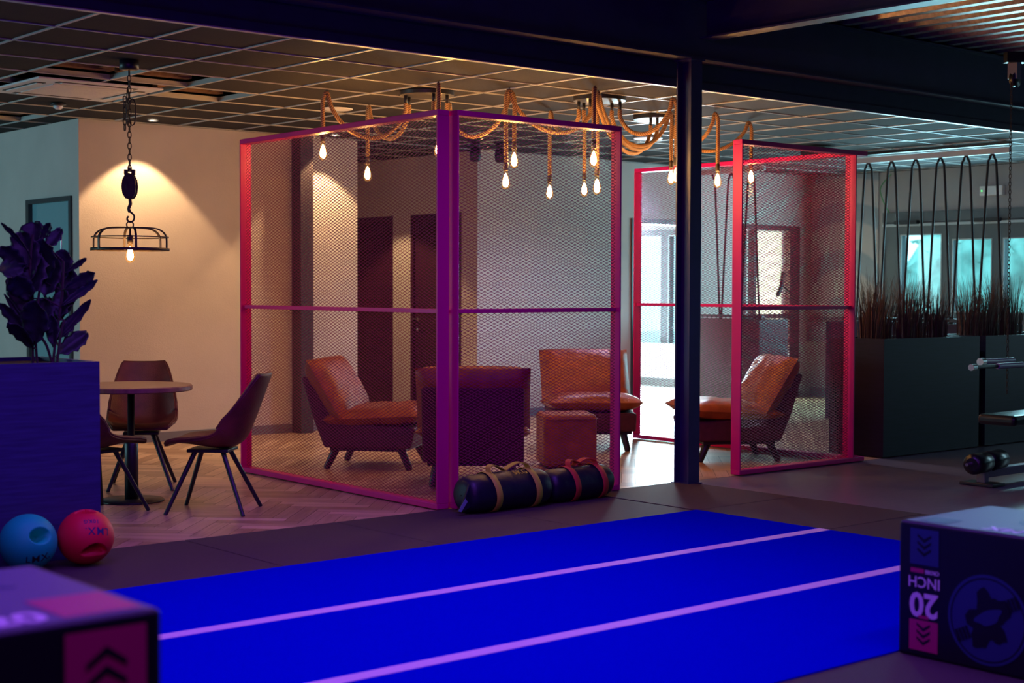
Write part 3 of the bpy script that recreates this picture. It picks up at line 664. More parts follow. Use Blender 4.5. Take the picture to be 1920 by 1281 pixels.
def chandelier(cx, cy, ropes, label):
    t = thing('rope_chandelier', label, 'chandelier', (0, 0, 0), 0, 'rope chandeliers with bare bulbs over the lounge')
    m = MB(); m.lathe([(0.001, HC - 0.001), (0.20, HC - 0.001), (0.20, HC - 0.030)], 48, (cx, cy, 0), mi=0, smooth=False, caps=False)
    m.lathe([(0.20, HC - 0.030), (0.19, HC - 0.032), (0.001, HC - 0.032)], 48, (cx, cy, 0), mi=1, caps=False)
    rose = m.build('ceiling_rose', [M_BLACK, M_CHROME_ROSE], t)
    for ang, dip, hook, bz in ropes:
        a = radians(ang); p = (cx + 0.16 * cos(a), cy + 0.16 * sin(a), HC - 0.09)
        MB().lathe([(0.013, 0), (0.013, 0.06)], 12, (p[0], p[1], HC - 0.092)).build('cord_grip', M_BLACK, rose)
        path, e = hang(p, dip, hook, bz)
        r = MB().tube(path, 0.0165, 8).build('rope', M_ROPE, t)
        MB().lathe([(0.001, 0.06), (0.016, 0.058), (0.019, 0.045), (0.019, -0.002), (0.016, -0.004)], 14, (e.x, e.y, e.z - 0.055)).build('lamp_socket', M_IRON, r)
        b = bulb_mb(); b.v = [(x + e.x, y + e.y, z + e.z - 0.055) for x, y, z in b.v]; b.build('bulb', [M_BULB, M_FIL], r)
        MB().tube([(hook[0], hook[1], HC - 0.001), (hook[0], hook[1], HC - 0.035)], 0.004, 6).tube([(hook[0] + 0.018 * cos(q), hook[1] + 0.018 * sin(q), HC - 0.037) for q in [k * pi / 6 for k in range(12)]], 0.003, 5, closed=True).build('ceiling_hook', M_BLACK, r)
    return t
M_CHROME_ROSE = mat('satin_steel', (0.15, 0.15, 0.15), 0.35, metal=0.8)
chandelier(6.85, 8.95, [(150, 2.45, (6.23, 9.35), 2.39), (110, 2.49, (6.96, 9.85), 2.30), (250, 2.60, (6.56, 8.44), 2.37), (20, 2.66, (7.33, 9.29), 2.26), (-60, 2.46, (7.21, 8.42), 2.33)],
           'leftmost rope chandelier with its rose above the corner of the screens')
chandelier(8.02, 8.32, [(200, 2.50, (7.15, 8.36), 2.17), (130, 2.57, (8.27, 9.15), 2.18), (95, 2.63, (8.78, 9.29), 2.23), (-30, 2.52, (8.38, 7.90), 2.25), (10, 2.47, (8.98, 8.50), 2.30)],
           'middle rope chandelier with its rose in front of the column')
chandelier(9.26, 8.91, [(205, 2.41, (7.53, 7.86), 2.32), (225, 2.45, (7.72, 8.02), 2.14), (-80, 2.54, (9.34, 8.33), 2.28), (-40, 2.52, (10.05, 8.58), 2.36)],
           'rightmost rope chandelier with its rose just left of the column')

# ------------------------------------------------------------------ pulley pendant
PX, PYY = 4.48, 9.0
t = thing('pendant_lamp', 'black cage pendant lamp on a chain and pulley above the round table', 'lamp', (PX, PYY, 0))
MB().lathe([(0.001, HC - 0.001), (0.062, HC - 0.001), (0.062, HC - 0.055), (0.05, HC - 0.062), (0.001, HC - 0.062)], 28).build('canopy', M_BLACK, t)
c = MB(); z = HC - 0.06; k = 0
def link(m, z, l, w, rot, r=0.0035, dx=0, dy=0):
    pts = []
    for q in range(12):
        a = 2 * pi * q / 12; x = w * cos(a); zz = l / 2 * (abs(sin(a)) ** 0.7) * (1 if sin(a) >= 0 else -1)
        pts.append((dx + x * cos(rot), dy + x * sin(rot), z + zz))
    m.tube(pts, r, 6, closed=True)
while z > 2.16:
    link(c, z - 0.021, 0.044, 0.011, (k % 2) * pi / 2 + 0.85); z -= 0.036; k += 1
for j in range(6): link(c, 2.60 - j * 0.036, 0.044, 0.011, (j % 2) * pi / 2, dx=-0.022, dy=0.02)
link(c, 2.55, 0.24, 0.03, 0.9, 0.004, dx=-0.01); link(c, 2.52, 0.17, 0.024, 2.3, 0.004, dx=0.02)
c.build('chain', M_IRON, t)
p = MB(); R = Matrix.Rotation(radians(-41), 4, 'Z')
prof = [(0.0, 0.088), (0.024, 0.078), (0.042, 0.045), (0.048, 0.0), (0.042, -0.045), (0.024, -0.075), (0.0, -0.082), (-0.024, -0.075), (-0.042, -0.045), (-0.048, 0.0), (-0.042, 0.045), (-0.024, 0.078)]
for d0, d1 in ((-0.03, -0.018), (0.018, 0.03)): p.prism([(u, 2.04 + v) for u, v in prof], d0, d1, 'xz', M=R)
p.lathe([(0.036, -0.016), (0.028, 0.0), (0.036, 0.016)], 24, (0, 0, 2.04), 'y'); p.box((-0.035, -0.012, 2.115), (-0.012, 0.012, 2.15), M=R); p.box((0.012, -0.012, 2.115), (0.035, 0.012, 2.15), M=R); p.box((-0.010, -0.014, 2.14), (0.010, 0.014, 2.165), M=R)
p.build('pulley', M_IRON, t, bevel=0.003)
hk = MB(); hk.tube(smooth_path([(0, 0, 1.96), (0.004, 0, 1.93), (-0.006, 0.004, 1.90), (0, 0, 1.875)]), 0.011, 8); hk.tube(smooth_path([(0, 0, 1.88), (0.020, -0.016, 1.855), (0.018, -0.014, 1.825), (0, 0, 1.812), (-0.014, 0.012, 1.83), (-0.008, 0.006, 1.85)]), 0.006, 8)
hk.tube([(0.022 * cos(a) * 0.76, -0.022 * cos(a) * 0.65, 1.795 + 0.022 * sin(a)) for a in [k * pi / 8 for k in range(16)]], 0.005, 6, closed=True)
hk.build('hook', M_IRON, t)
cg = MB(); Rr = 0.245
cg.lathe([(Rr, 1.627), (Rr + 0.004, 1.627), (Rr + 0.004, 1.645), (Rr, 1.645), (Rr, 1.627)], 64, caps=False)
cg.lathe([(Rr - 0.004, 1.711), (Rr, 1.711), (Rr, 1.719), (Rr - 0.004, 1.719), (Rr - 0.004, 1.711)], 64, caps=False)
for k in range(6):
    a = k * pi / 3 + radians(12); pts = [(Rr, 1.635), (Rr, 1.70), (Rr - 0.008, 1.728), (Rr - 0.03, 1.752), (Rr - 0.065, 1.768), (Rr - 0.12, 1.775), (0.0, 1.778)]
    P = smooth_path([(r_ * cos(a), r_ * sin(a), z_) for r_, z_ in pts], 4); ca, sa = -sin(a) * 0.007, cos(a) * 0.007
    vs = []
    for i, q in enumerate(P):
        tt = (P[min(i + 1, len(P) - 1)] - P[max(i - 1, 0)]).normalized(); nn = tt.cross(Vector((-sin(a), cos(a), 0))) * 0.0045
        w_ = Vector((ca, sa, 0)); vs += [q - w_ - nn, q + w_ - nn, q + w_ + nn, q - w_ + nn]
    cg.add(vs, [(i * 4 + k2, i * 4 + (k2 + 1) % 4, i * 4 + 4 + (k2 + 1) % 4, i * 4 + 4 + k2) for i in range(len(P) - 1) for k2 in range(4)])
cg.lathe([(0.001, 1.772), (0.03, 1.772), (0.03, 1.782), (0.001, 1.782)], 20)
cg.build('cage', M_IRON, t)
sk = MB().lathe([(0.006, 1.772), (0.006, 1.73), (0.019, 1.728), (0.019, 1.672), (0.001, 1.672)], 18).build('lamp_socket', M_IRON, t)
b = bulb_mb(); b.v = [(x * 0.95, y * 0.95, z * 0.9 + 1.675) for x, y, z in b.v]; b.build('bulb', [M_BULB, M_FIL], t)

# ------------------------------------------------------------------ ceiling fittings
t = thing('air_conditioner', 'white ceiling cassette air conditioner left of the pendant chain', 'air conditioner', (4.796, 10.515, HC))
a = MB(); a.box((-0.475, -0.475, -0.022), (0.475, 0.475, -0.006)); a.build('panel', M_WHITE, t, bevel=0.02, seg=3)
a = MB()
for k in range(15): a.box((-0.28, -0.28 + k * 0.04, -0.030), (0.28, -0.268 + k * 0.04, -0.022))
for k in range(15): a.box((-0.28 + k * 0.04, -0.28, -0.028), (-0.274 + k * 0.04, 0.28, -0.022))
a.build('grille', M_WHITE, t)
for k in range(4):
    M = Matrix.Rotation(k * pi / 2, 4, 'Z'); q = MB().box((-0.30, 0.345, -0.026), (0.30, 0.415, -0.0215), M=M); q.build('air_slot', M_BLACK, t)
    q = MB().box((-0.27, 0.36, -0.031), (0.27, 0.40, -0.0262), M=M); q.build('louvre', M_WHITE, t)
t = thing('smoke_detector', 'small white round detector on the ceiling left of the air conditioner', 'detector', (5.09, 11.45, HC))
MB().lathe([(0.06, -0.004), (0.06, -0.018), (0.05, -0.022), (0.001, -0.022)], 24).build('base', M_BLACK, t); MB().lathe([(0.038, -0.022), (0.036, -0.04), (0.02, -0.05), (0.001, -0.052)], 24).build('cap', M_WHITE, t)
for (x, y), lab in zip(SPOTS, ('glowing recessed spotlight above the warm wall near the pendant', 'recessed spotlight above the dark brown wall post', 'added unseen spotlight that lights the door recess')):
    t = thing('recessed_spotlight', lab, 'spotlight', (x, y, HC - 0.003), 0, 'recessed warm spotlights in the lounge ceiling')
    MB().lathe([(0.034, 0), (0.045, -0.001), (0.045, -0.006), (0.034, -0.006), (0.034, 0)], 24, caps=False).build('trim_ring', M_WHITE, t)
    MB().lathe([(0.001, -0.002), (0.033, -0.002)], 20, caps=False).build('lens', mat('spot_lens', (1, 0.9, 0.7), 0.3, emit=(1.0, 0.82, 0.55), estr=14), t)
    l = lamp('spot_beam', 'SPOT', (0, 0, -0.02), 120, WARM, spot_size=radians(92), spot_blend=0.22, shadow_soft_size=0.02); l.parent = t
M_DISC = mat('lit_disc', (0.7, 0.75, 0.8), 0.4, emit=(0.66, 0.72, 1.0), estr=1.6)
for x, y, lab in ((6.93, 10.26, 'flat white round disc on the ceiling behind the leftmost rope chandelier'),):
    tag(MB().lathe([(0.001, HC - 0.004), (0.13, HC - 0.004), (0.13, HC - 0.009), (0.12, HC - 0.012), (0.001, HC - 0.012)], 32, (x, y, 0)).build('ceiling_speaker', M_WHITE), lab, 'ceiling speaker')
for x, y, lab in ((9.56, 11.7, 'left one of the two dark spot lamps hanging at the recess corner'), (9.82, 11.62, 'right one of the two dark spot lamps, in front of the white wall')):
    t = thing('spot_lamp', lab, 'spot lamp', (x, y, HC - 0.004), 0, 'dark cylinder spot lamps on the ceiling')
    MB().lathe([(0.05, 0), (0.05, -0.04)], 20).build('mount', M_BLACK, t); MB().lathe([(0.025, -0.04), (0.05, -0.06), (0.058, -0.12), (0.052, -0.175), (0.035, -0.19), (0.001, -0.19)], 20).build('lamp_body', M_BLACK, t)
t = thing('ceiling_projector', 'black box fixed to the ceiling behind the right mesh screen', 'projector', (12.47, 9.67, HC - 0.004), 0)
MB().box((-0.17, -0.14, -0.10), (0.17, 0.14, -0.03)).build('housing', M_BLACK, t, bevel=0.01); MB().lathe([(0.03, 0), (0.03, -0.035)], 16).build('mount', M_BLACK, t)

# ------------------------------------------------------------------ planters and plants
def planter(name, lo, hi, m, label, hollow=0.06):
    t = thing(name, label, 'planter', ((lo[0] + hi[0]) / 2, (lo[1] + hi[1]) / 2, 0))
    ax, ay = (hi[0] - lo[0]) / 2, (hi[1] - lo[1]) / 2; z1 = hi[2]; w = 0.03; z0 = 0.008
    b = MB(); b.box((-ax, -ay, z0), (ax, -ay + w, z1)); b.box((-ax, ay - w, z0), (ax, ay, z1)); b.box((-ax, -ay + w, z0), (-ax + w, ay - w, z1)); b.box((ax - w, -ay + w, z0), (ax, ay - w, z1))
    b.build('planter_box', m, t)
    MB().box((-ax + w, -ay + w, z1 - 0.12), (ax - w, ay - w, z1 - hollow * 0.4)).build('soil', M_SOIL, t)
    return t
planter('planter', (-1.2, 7.26, 0), (3.44, 7.98, 1.01), M_PLANTER, 'long dark blue planter box at the left, behind the medicine balls', 0.05)
planter('planter', (10.39, 7.40, 0), (11.80, 7.95, 0.985), M_PLANTER2, 'near dark planter box right of the right mesh screen')
planter('planter', (11.90, 7.40, 0), (14.2, 7.95, 0.985), M_PLANTER2, 'dark planter box at the right edge behind the cable machine')
planter('planter', (13.1, 8.05, 0), (13.6, 10.08, 1.05), M_PLANTER2, 'dark planter box under the longer black rope curtain at the right')
planter('planter', (13.1, 11.0, 0), (13.6, 12.25, 1.05), mat('planter_brown', (0.07, 0.03, 0.04), 0.6), 'boxy planter in the far corner seen through the mesh behind the column')

LEAVES = [(3.268, 7.693, 1.555, 3.319, 7.78, 1.736, 0.163), (3.185, 7.549, 1.579, 2.993, 7.42, 1.715, 0.031), (3.325, 7.674, 1.584, 3.438, 7.708, 1.701, 0.073), (3.296, 7.647, 1.639, 3.321, 7.574, 1.727, 0.056), (3.215, 7.637, 1.484, 3.075, 7.639, 1.601, 0.101), (3.199, 7.633, 1.498, 3.021, 7.523, 1.468, 0.113), (3.237, 7.609, 1.331, 3.091, 7.557, 1.447, 0.13), (3.25, 7.656, 1.233, 3.183, 7.754, 1.457, 0.141), (3.42, 7.692, 1.415, 3.439, 7.678, 1.592, 0.124), (3.423, 7.611, 1.472, 3.499, 7.528, 1.545, 0.034), (3.384, 7.546, 1.382, 3.488, 7.403, 1.466, 0.073), (3.388, 7.614, 1.288, 3.566, 7.544, 1.43, 0.051), (3.226, 7.601, 1.131, 3.109, 7.674, 1.356, 0.031), (3.213, 7.624, 1.141, 3.062, 7.614, 1.309, 0.068), (3.221, 7.578, 1.076, 3.03, 7.434, 1.217, 0.079), (3.239, 7.592, 1.094, 3.191, 7.476, 1.326, 0.152), (3.342, 7.622, 1.134, 3.391, 7.721, 1.33, 0.118), (3.374, 7.648, 1.104, 3.529, 7.543, 1.325, 0.056), (3.396, 7.683, 1.103, 3.525, 7.732, 1.237, 0.079), (3.378, 7.658, 1.024, 3.592, 7.734, 1.144, 0.101), (3.326, 7.662, 1.33, 3.393, 7.709, 1.563, 0.146), (3.221, 7.597, 1.414, 3.211, 7.692, 1.677, 0.175), (3.338, 7.694, 1.415, 3.281, 7.584, 1.649, 0.141), (3.423, 7.661, 1.216, 3.474, 7.689, 1.502, 0.135), (3.347, 7.614, 1.077, 3.329, 7.596, 1.247, 0.079), (3.262, 7.618, 1.107, 3.343, 7.7, 1.33, 0.141), (3.387, 7.62, 1.218, 3.432, 7.678, 1.373, 0.113), (3.226, 7.597, 1.331, 3.264, 7.667, 1.583, 0.169)]
STEMS = [[[3.238, 7.62, 0.96], [3.235, 7.62, 1.219], [3.228, 7.62, 1.498], [3.244, 7.62, 1.665]], [[3.265, 7.62, 0.96], [3.254, 7.62, 1.107], [3.27, 7.62, 1.331], [3.307, 7.62, 1.499]], [[3.344, 7.62, 0.96], [3.362, 7.62, 1.105], [3.399, 7.62, 1.331], [3.41, 7.62, 1.528]], [[3.35, 7.62, 0.96], [3.315, 7.62, 1.078], [3.28, 7.62, 1.14], [3.275, 7.62, 1.219]], [[3.367, 7.62, 0.96], [3.386, 7.62, 1.105], [3.41, 7.62, 1.217]]]
def fig_leaf(m, L, seed):
    a = Vector(L[:3]); b = Vector(L[3:6]); w = L[6] / 2; ax = b - a; ln = ax.length; ax.normalize()
    rng = random.Random(seed)
    view = Vector((0.65, 0.76, 0)); side = ax.cross(view).normalized(); nrm = side.cross(ax).normalized(); n = 12; vs = []
    for i in range(n + 1):
        t_ = i / n
        s = (sin(pi * min(1, t_ * 0.97 + 0.02)) ** 0.62) * (0.62 + 0.55 * t_) * (1 + 0.13 * sin(t_ * 26 + seed)) + 0.03
        if t_ < 0.12: s *= t_ / 0.12 * 0.8 + 0.12
        c = a + ax * ln * t_ + nrm * (0.05 * ln * sin(pi * t_)) 
        for j in range(-3, 4):
            u = j / 3; ruf = 0.10 * w * sin(t_ * 24 + seed * 1.7 + (1.5 if u > 0 else 0)) * abs(u) ** 2
            vs.append(c + side * (u * w * s) - nrm * (0.28 * w * abs(u)) + nrm * ruf * 2 + nrm * (0.004 if j == 0 else 0))
    m.add(vs, [(i * 7 + j, i * 7 + j + 1, (i + 1) * 7 + j + 1, (i + 1) * 7 + j) for i in range(n) for j in range(6)], 0, True)
for nm, lsel, ssel, lab in (('fiddle_leaf_fig', lambda L: L[0] < 3.29, (0, 1), 'taller dark fiddle-leaf fig in the left planter'), ('fiddle_leaf_fig', lambda L: L[0] >= 3.29, (2, 3, 4), 'shorter branching fiddle-leaf fig beside the planter end')):
    t = thing(nm, lab, 'plant', (0, 0, 0), 0, 'fiddle-leaf figs in the left planter'); m = MB(); k = 0
    for L in LEAVES:
        if lsel(L): fig_leaf(m, L, k + 1)
        k += 1
    o = m.build('foliage', M_LEAF, t); so = o.modifiers.new('s', 'SOLIDIFY'); so.thickness = 0.002
    st = MB()
    for i in ssel: st.tube(smooth_path(STEMS[i], 5), 0.0075, 8)
    for L in LEAVES:
        if lsel(L):
            s0 = Vector(L[:3]); q = min((Vector(p) for i in ssel for p in smooth_path(STEMS[i], 5)), key=lambda v: (v - s0).length + (0.1 if v.z > s0.z else 0)); st.tube([q, s0], 0.004, 6)
    st.build('stem', M_STEM, t)
def grass(cx, cy, z0, n, h, spread, label, seed):
    rng = random.Random(seed); m = MB()
    for _ in range(n):
        a = rng.uniform(0, 2 * pi); r0 = rng.uniform(0, 0.09); hh = h * rng.uniform(0.55, 1.05); lean = rng.uniform(0.02, spread) * (1.8 if rng.random() < 0.12 else 1)
        b0 = Vector((cx + r0 * cos(a) * 1.3, cy + r0 * sin(a), z0)); d = Vector((cos(a + rng.uniform(-.6, .6)), sin(a + rng.uniform(-.6, .6)), 0)); w = rng.uniform(0.0025, 0.005)
        sd = Vector((0.76, -0.65, 0)) * cos(rng.uniform(0, 3)) + Vector((0.65, 0.76, 0)) * 0.4; sd.normalize(); vs = []
        for i in range(5):
            t_ = i / 4; p = b0 + Vector((0, 0, hh * (t_ - 0.12 * t_ * t_ * (lean / spread)))) + d * lean * t_ ** 2.2; ww = w * (1 - t_ * 0.85); vs += [p - sd * ww, p + sd * ww]
        m.add(vs, [(i * 2, i * 2 + 1, i * 2 + 3, i * 2 + 2) for i in range(4)])
    return tag(m.build('ornamental_grass', M_GRASS), label, 'grass', 'dry ornamental grasses in the dark planters')
G = [(10.55, 7.66, 0.62, 'dry grass tuft at the left end of the near dark planter'), (10.82, 7.72, 0.55, 'dry grass tuft second from the left end of the near dark planter'), (11.06, 7.66, 0.62, 'dry grass tuft in the middle of the near dark planter'),
     (11.30, 7.72, 0.56, 'dry grass tuft just right of the middle of the near dark planter'), (11.52, 7.66, 0.52, 'dry grass tuft at the right end of the near dark planter'),
     (12.05, 7.68, 0.60, 'dry grass tuft at the left end of the right-edge planter'), (12.28, 7.66, 0.58, 'dry grass tuft second along the right-edge planter'), (12.52, 7.7, 0.62, 'dry grass tuft third along the right-edge planter, behind the cable'), (12.80, 7.68, 0.60, 'dry grass tuft at the very edge of the picture')]
for k, (x, y, hh, lab) in enumerate(G): grass(x, y, 0.962, 150, hh, 0.13, lab, k + 11)

# rope curtain: one black rope laced up and down between ceiling rail and planter
def rope_curtain(x, y0, n, dy, label, ztop=2.73, zbot=1.11, skip=0):
    t = thing('rope_curtain', label, 'rope curtain', (0, 0, 0), 0, 'black zigzag rope curtains above the far planters')
    pts = []
    for k in range(n):
        y = y0 - k * dy
        pts += [(x, y + dy / 2, zbot), (x, y + dy / 2 - 0.018, zbot + 0.04), (x, y + 0.055, ztop - 0.22), (x, y + 0.030, ztop - 0.05), (x, y, ztop), (x, y - 0.030, ztop - 0.05), (x, y - 0.055, ztop - 0.22), (x, y - dy / 2 + 0.018, zbot + 0.04)]
    pts.append((x, y0 - (n - 1) * dy - dy / 2, zbot))
    pts = pts[skip:]
    MB().tube(smooth_path(pts, 3), 0.0125, 8).build('rope', M_BLACKROPE, t)
    r = MB(); ya, yb = y0 - n * dy + 0.1, y0 + dy; r.box((x - 0.03, ya, HC - 0.035), (x + 0.03, yb, HC - 0.004)); r.build('ceiling_rail', M_BLACK, t)
    r = MB(); r.box((x - 0.02, ya, HC - 0.12), (x + 0.02, yb, HC - 0.06)); r.build('pale_rail', M_LIGHTFRAME, t)
    hk = MB()
    for k in range(n):
        y = y0 - k * dy; hk.tube([(x, y, ztop - 0.016), (x, y, HC - 0.06)], 0.004, 6)
    hk.build('rope_hooks', M_BLACK, t); t.children[-1]['kind'] = 'stuff'
    b = MB(); b.box((x - 0.03, ya, zbot - 0.045), (x + 0.03, yb, zbot - 0.012)); b.build('lower_rail', M_BLACK, t)
    return t
rope_curtain(13.3, 9.70, 6, 0.294, 'long black rope curtain laced above the planter at the right')
rope_curtain(13.3, 11.90, 3, 0.297, 'short black rope curtain seen through the mesh right of the column', skip=4)

t = thing('ceiling_lamp', 'glowing pale round lamp flush in the ceiling beyond the rope chandeliers', 'ceiling lamp', (10.5, 10.22, HC - 0.004))
MB().lathe([(0.14, 0), (0.14, -0.008), (0.128, -0.010), (0.128, 0), (0.14, 0)], 32, caps=False).build('trim_ring', M_WHITE, t)
MB().lathe([(0.001, -0.009), (0.127, -0.009)], 32, caps=False).build('diffuser', M_DISC, t)
# wall bits
t = thing('emergency_light', 'white wall box with a green light above the end window', 'emergency light', (XE - 0.001, 9.72, 2.55))
MB().box((-0.06, -0.15, -0.055), (0, 0.15, 0.055)).build('housing', M_WHITE, t, bevel=0.006); MB().lathe([(0.008, -0.064), (0.008, -0.058)], 10, (0, 0.12, 0), 'x').build('green_led', mat('green_led', (0.1, 0.9, 0.2), 0.4, emit=(0.1, 1, 0.2), estr=2), t)
tag(MB().tube(smooth_path([(XE - 0.02, 11.15, 2.34), (XE - 0.06, 11.22, 2.5), (XE - 0.08, 11.24, 2.66), (XE - 0.03, 11.12, 2.82)]), 0.006, 6).build('cable', M_GREENWIRE), 'thin green cable looping down the end wall', 'cable')

# ------------------------------------------------------------------ medicine balls
def med_ball(cx, cy, m, label, hole_dir, hole2, text, tdir, troll, tsize, r=0.138, tm=M_PRINT, text2=None, t2=None):
    t = thing('medicine_ball', label, 'ball', (cx, cy, r + 0.006)); nu, nv = 160, 110; vs = []
    def dent(d):
        q = 0
        for hd, sx, sz, flip in (hole_dir, hole2):
            h_ = Vector(hd).normalized(); rt = h_.cross(Vector((0, 0, 1))).normalized(); up = rt.cross(h_).normalized()
            if d.dot(h_) <= 0: continue
            x = d.dot(rt); z = d.dot(up); z2 = z - flip * 0.35 * x * x / max(sx, 1e-3) * 1.0
            e = sqrt((x / sx) ** 2 + (z2 / sz) ** 2)
            k = max(0.0, min(1.0, (1.08 - e) / 0.14)); q = max(q, k * k * (3 - 2 * k))
        return q
    for j in range(nv + 1):
        th = pi * j / nv
        for i in range(nu):
            ph = 2 * pi * i / nu; d = Vector((sin(th) * cos(ph), sin(th) * sin(ph), cos(th))); vs.append(d * (r * (1 - 0.62 * dent(d))))
    fs = [(j * nu + i, j * nu + (i + 1) % nu, (j + 1) * nu + (i + 1) % nu, (j + 1) * nu + i) for j in range(nv) for i in range(nu)]
    MB().add(vs, fs, 0, True).build('ball_body', m, t)
    def put(txt, size, dr, roll, nm):
        tm_ = text_mb(txt, size, 0.0006, 0.0003, 1.15); h_ = Vector(dr).normalized(); rt = Vector((0, 0, 1)).cross(h_).normalized(); up = h_.cross(rt).normalized(); out = []
        for v in tm_.v:
            x, y = v[0] * cos(roll) - v[1] * sin(roll), v[0] * sin(roll) + v[1] * cos(roll)
            d = (h_ + rt * (x / r) + up * (y / r)).normalized(); out.append(d * (r + 0.0008 + v[2]))
        tm_.v = [tuple(q) for q in out]; tm_.build(nm, tm, t)
    put(text, tsize, tdir, troll, 'lettering')
    if text2: put(text2, t2[0], t2[1], t2[2], 'weight_mark')
    return t
VC = Vector((-0.41, -0.89, 0.165)).normalized(); RT = Vector((0, 0, 1)).cross(VC).normalized(); UPV = VC.cross(RT)      # towards the open floor the balls face
def vdir(a, b): return tuple(RT * a + UPV * b + VC * sqrt(max(0.0, 1 - a * a - b * b)))
med_ball(2.985, 7.10, M_TEALBALL, 'teal medicine ball with a grip hole, left of the red one', (vdir(0.46, 0.22), 0.36, 0.28, 0), ((0.42, 0.905, 0.2), 0.3, 0.2, 0), 'LMX.', vdir(0.38, -0.60), radians(8), 0.056, tm=MATS['black_metal'])
med_ball(3.27, 7.07, M_REDBALL, 'red medicine ball with a dark grip hole beside the planter end', (vdir(0.34, -0.48), 0.44, 0.22, -1), (vdir(0.0, 0.93), 0.34, 0.18, 0), 'LMX.', vdir(0.42, 0.20), radians(172), 0.056, text2='10KG', t2=(0.030, vdir(0.20, 0.55), radians(176)))

# ------------------------------------------------------------------ sandbags
def sandbag(x0, x1, y, z, r, strap_m, xs, label, rz, text=None, flap=True):
    cx = (x0 + x1) / 2; h = (x1 - x0) / 2
    t = thing('sandbag', label, 'sandbag', (cx, y, 0.006), rz, 'navy sandbags lying against the mesh screen')
    prof = [(0.004, -h), (r * 0.55, -h + 0.006), (r * 0.86, -h + 0.03), (r * 0.97, -h + 0.08), (r, -h + 0.14), (r * 1.0, -0.05), (r * 0.99, 0.05), (r, h - 0.14), (r * 0.97, h - 0.08), (r * 0.84, h - 0.03), (r * 0.5, h - 0.005), (0.004, h)]
    P = smooth_path([(a, b, 0) for a, b in prof], 4); n = 40; vs = []
    for i, p in enumerate(P):
        for k in range(n):
            a = 2 * pi * k / n; w = 1 + 0.035 * noise.noise(Vector((p.y * 7, cos(a) * 2, sin(a) * 2 + cx))) + 0.02 * noise.noise(Vector((p.y * 22, cos(a) * 5, sin(a) * 5)))
            zz = p.x * sin(a) * w; zz = max(zz, -r * 0.93); vs.append(Vector((p.y, p.x * cos(a) * w * 1.03, zz + r * 0.94)))
    fs = [(i * n + k, i * n + (k + 1) % n, (i + 1) * n + (k + 1) % n, (i + 1) * n + k) for i in range(len(P) - 1) for k in range(n)]
    MB().add(vs, fs, 0, True).build('bag_body', M_BAG, t)
    for sx in xs:
        s = MB(); rr = r + 0.007; pr = [(rr, sx - 0.025), (rr + 0.002, sx - 0.024), (rr + 0.002, sx + 0.024), (rr, sx + 0.025)]
        vs = []; n2 = 48
        for q, hx in pr:
            for k in range(n2):
                a = 2 * pi * k / n2; zz = max(q * sin(a), -r * 0.935); vs.append(Vector((hx + 0.01 * sin(a * 2), q * cos(a) * 1.04, zz + r * 0.945)))
        s.add(vs, [(i * n2 + k, i * n2 + (k + 1) % n2, (i + 1) * n2 + (k + 1) % n2, (i + 1) * n2 + k) for i in range(3) for k in range(n2)], 0, True)
        s.build('strap', strap_m, t)
    for sx in xs:
        sg = 1 if sx < 0 else -1
        pts = smooth_path([(sx, -0.03, 2 * r * 0.96), (sx + sg * 0.01, -0.01, 2 * r + 0.025), (sx + sg * 0.06, 0.01, 2 * r + 0.035), (sx + sg * 0.13, 0.02, 2 * r + 0.012), (sx + sg * 0.16, 0.02, 2 * r * 0.97)], 5)
        s = MB(); vs = []
        for i, p in enumerate(pts):
            vs += [p + Vector((0, -0.024, 0)), p + Vector((0, 0.024, 0)), p + Vector((0, 0.024, 0.006)), p + Vector((0, -0.024, 0.006))]
        s.add(vs, [(i * 4 + k, i * 4 + (k + 1) % 4, i * 4 + 4 + (k + 1) % 4, i * 4 + 4 + k) for i in range(len(pts) - 1) for k in range(4)] + [(0, 1, 2, 3), tuple(range(len(vs) - 4, len(vs)))], 0, False)
        s.build('handle', strap_m, t)
    if flap:
        f = MB(); f.prism([(-h + 0.01, 0.19), (-h - 0.05, 0.06), (-h - 0.075, 0.035), (-h - 0.03, 0.03), (-h + 0.03, 0.05), (-h + 0.05, 0.15)], -0.07, -0.05, 'xz'); f.build('end_flap', M_BAG, t, bevel=0.004)
        f = MB(); f.prism([(-h - 0.028, 0.105), (-h - 0.083, 0.033), (-h - 0.06, 0.026), (-h - 0.01, 0.085)], -0.073, -0.071, 'xz'); f.build('flap_edge', mat('grey_webbing', (0.20, 0.34, 0.36), 0.6), t)
    if text:
        q = text_mb(text, 0.058, 0.0008, 0.0003, 1.1); out = []
        for v in q.v:
            a = radians(64) + v[1] / r; rr = r * 1.03 + 0.003 + v[2]; out.append((v[0] + 0.085, -rr * cos(a) * 1.03, rr * sin(a) + r * 0.94))
        q.v = out; q.build('lettering', M_YSTRAP, t)
    return t
sandbag(5.77, 6.47, 7.20, 0, 0.122, M_YSTRAP, (-0.15, 0.185), 'sandbag with two yellow straps, the left and nearer one', radians(1.5), '5KG')
sandbag(6.475, 7.06, 7.225, 0, 0.112, M_RSTRAP, (-0.10, 0.155), 'sandbag with two red straps, the right one', radians(2), flap=False)

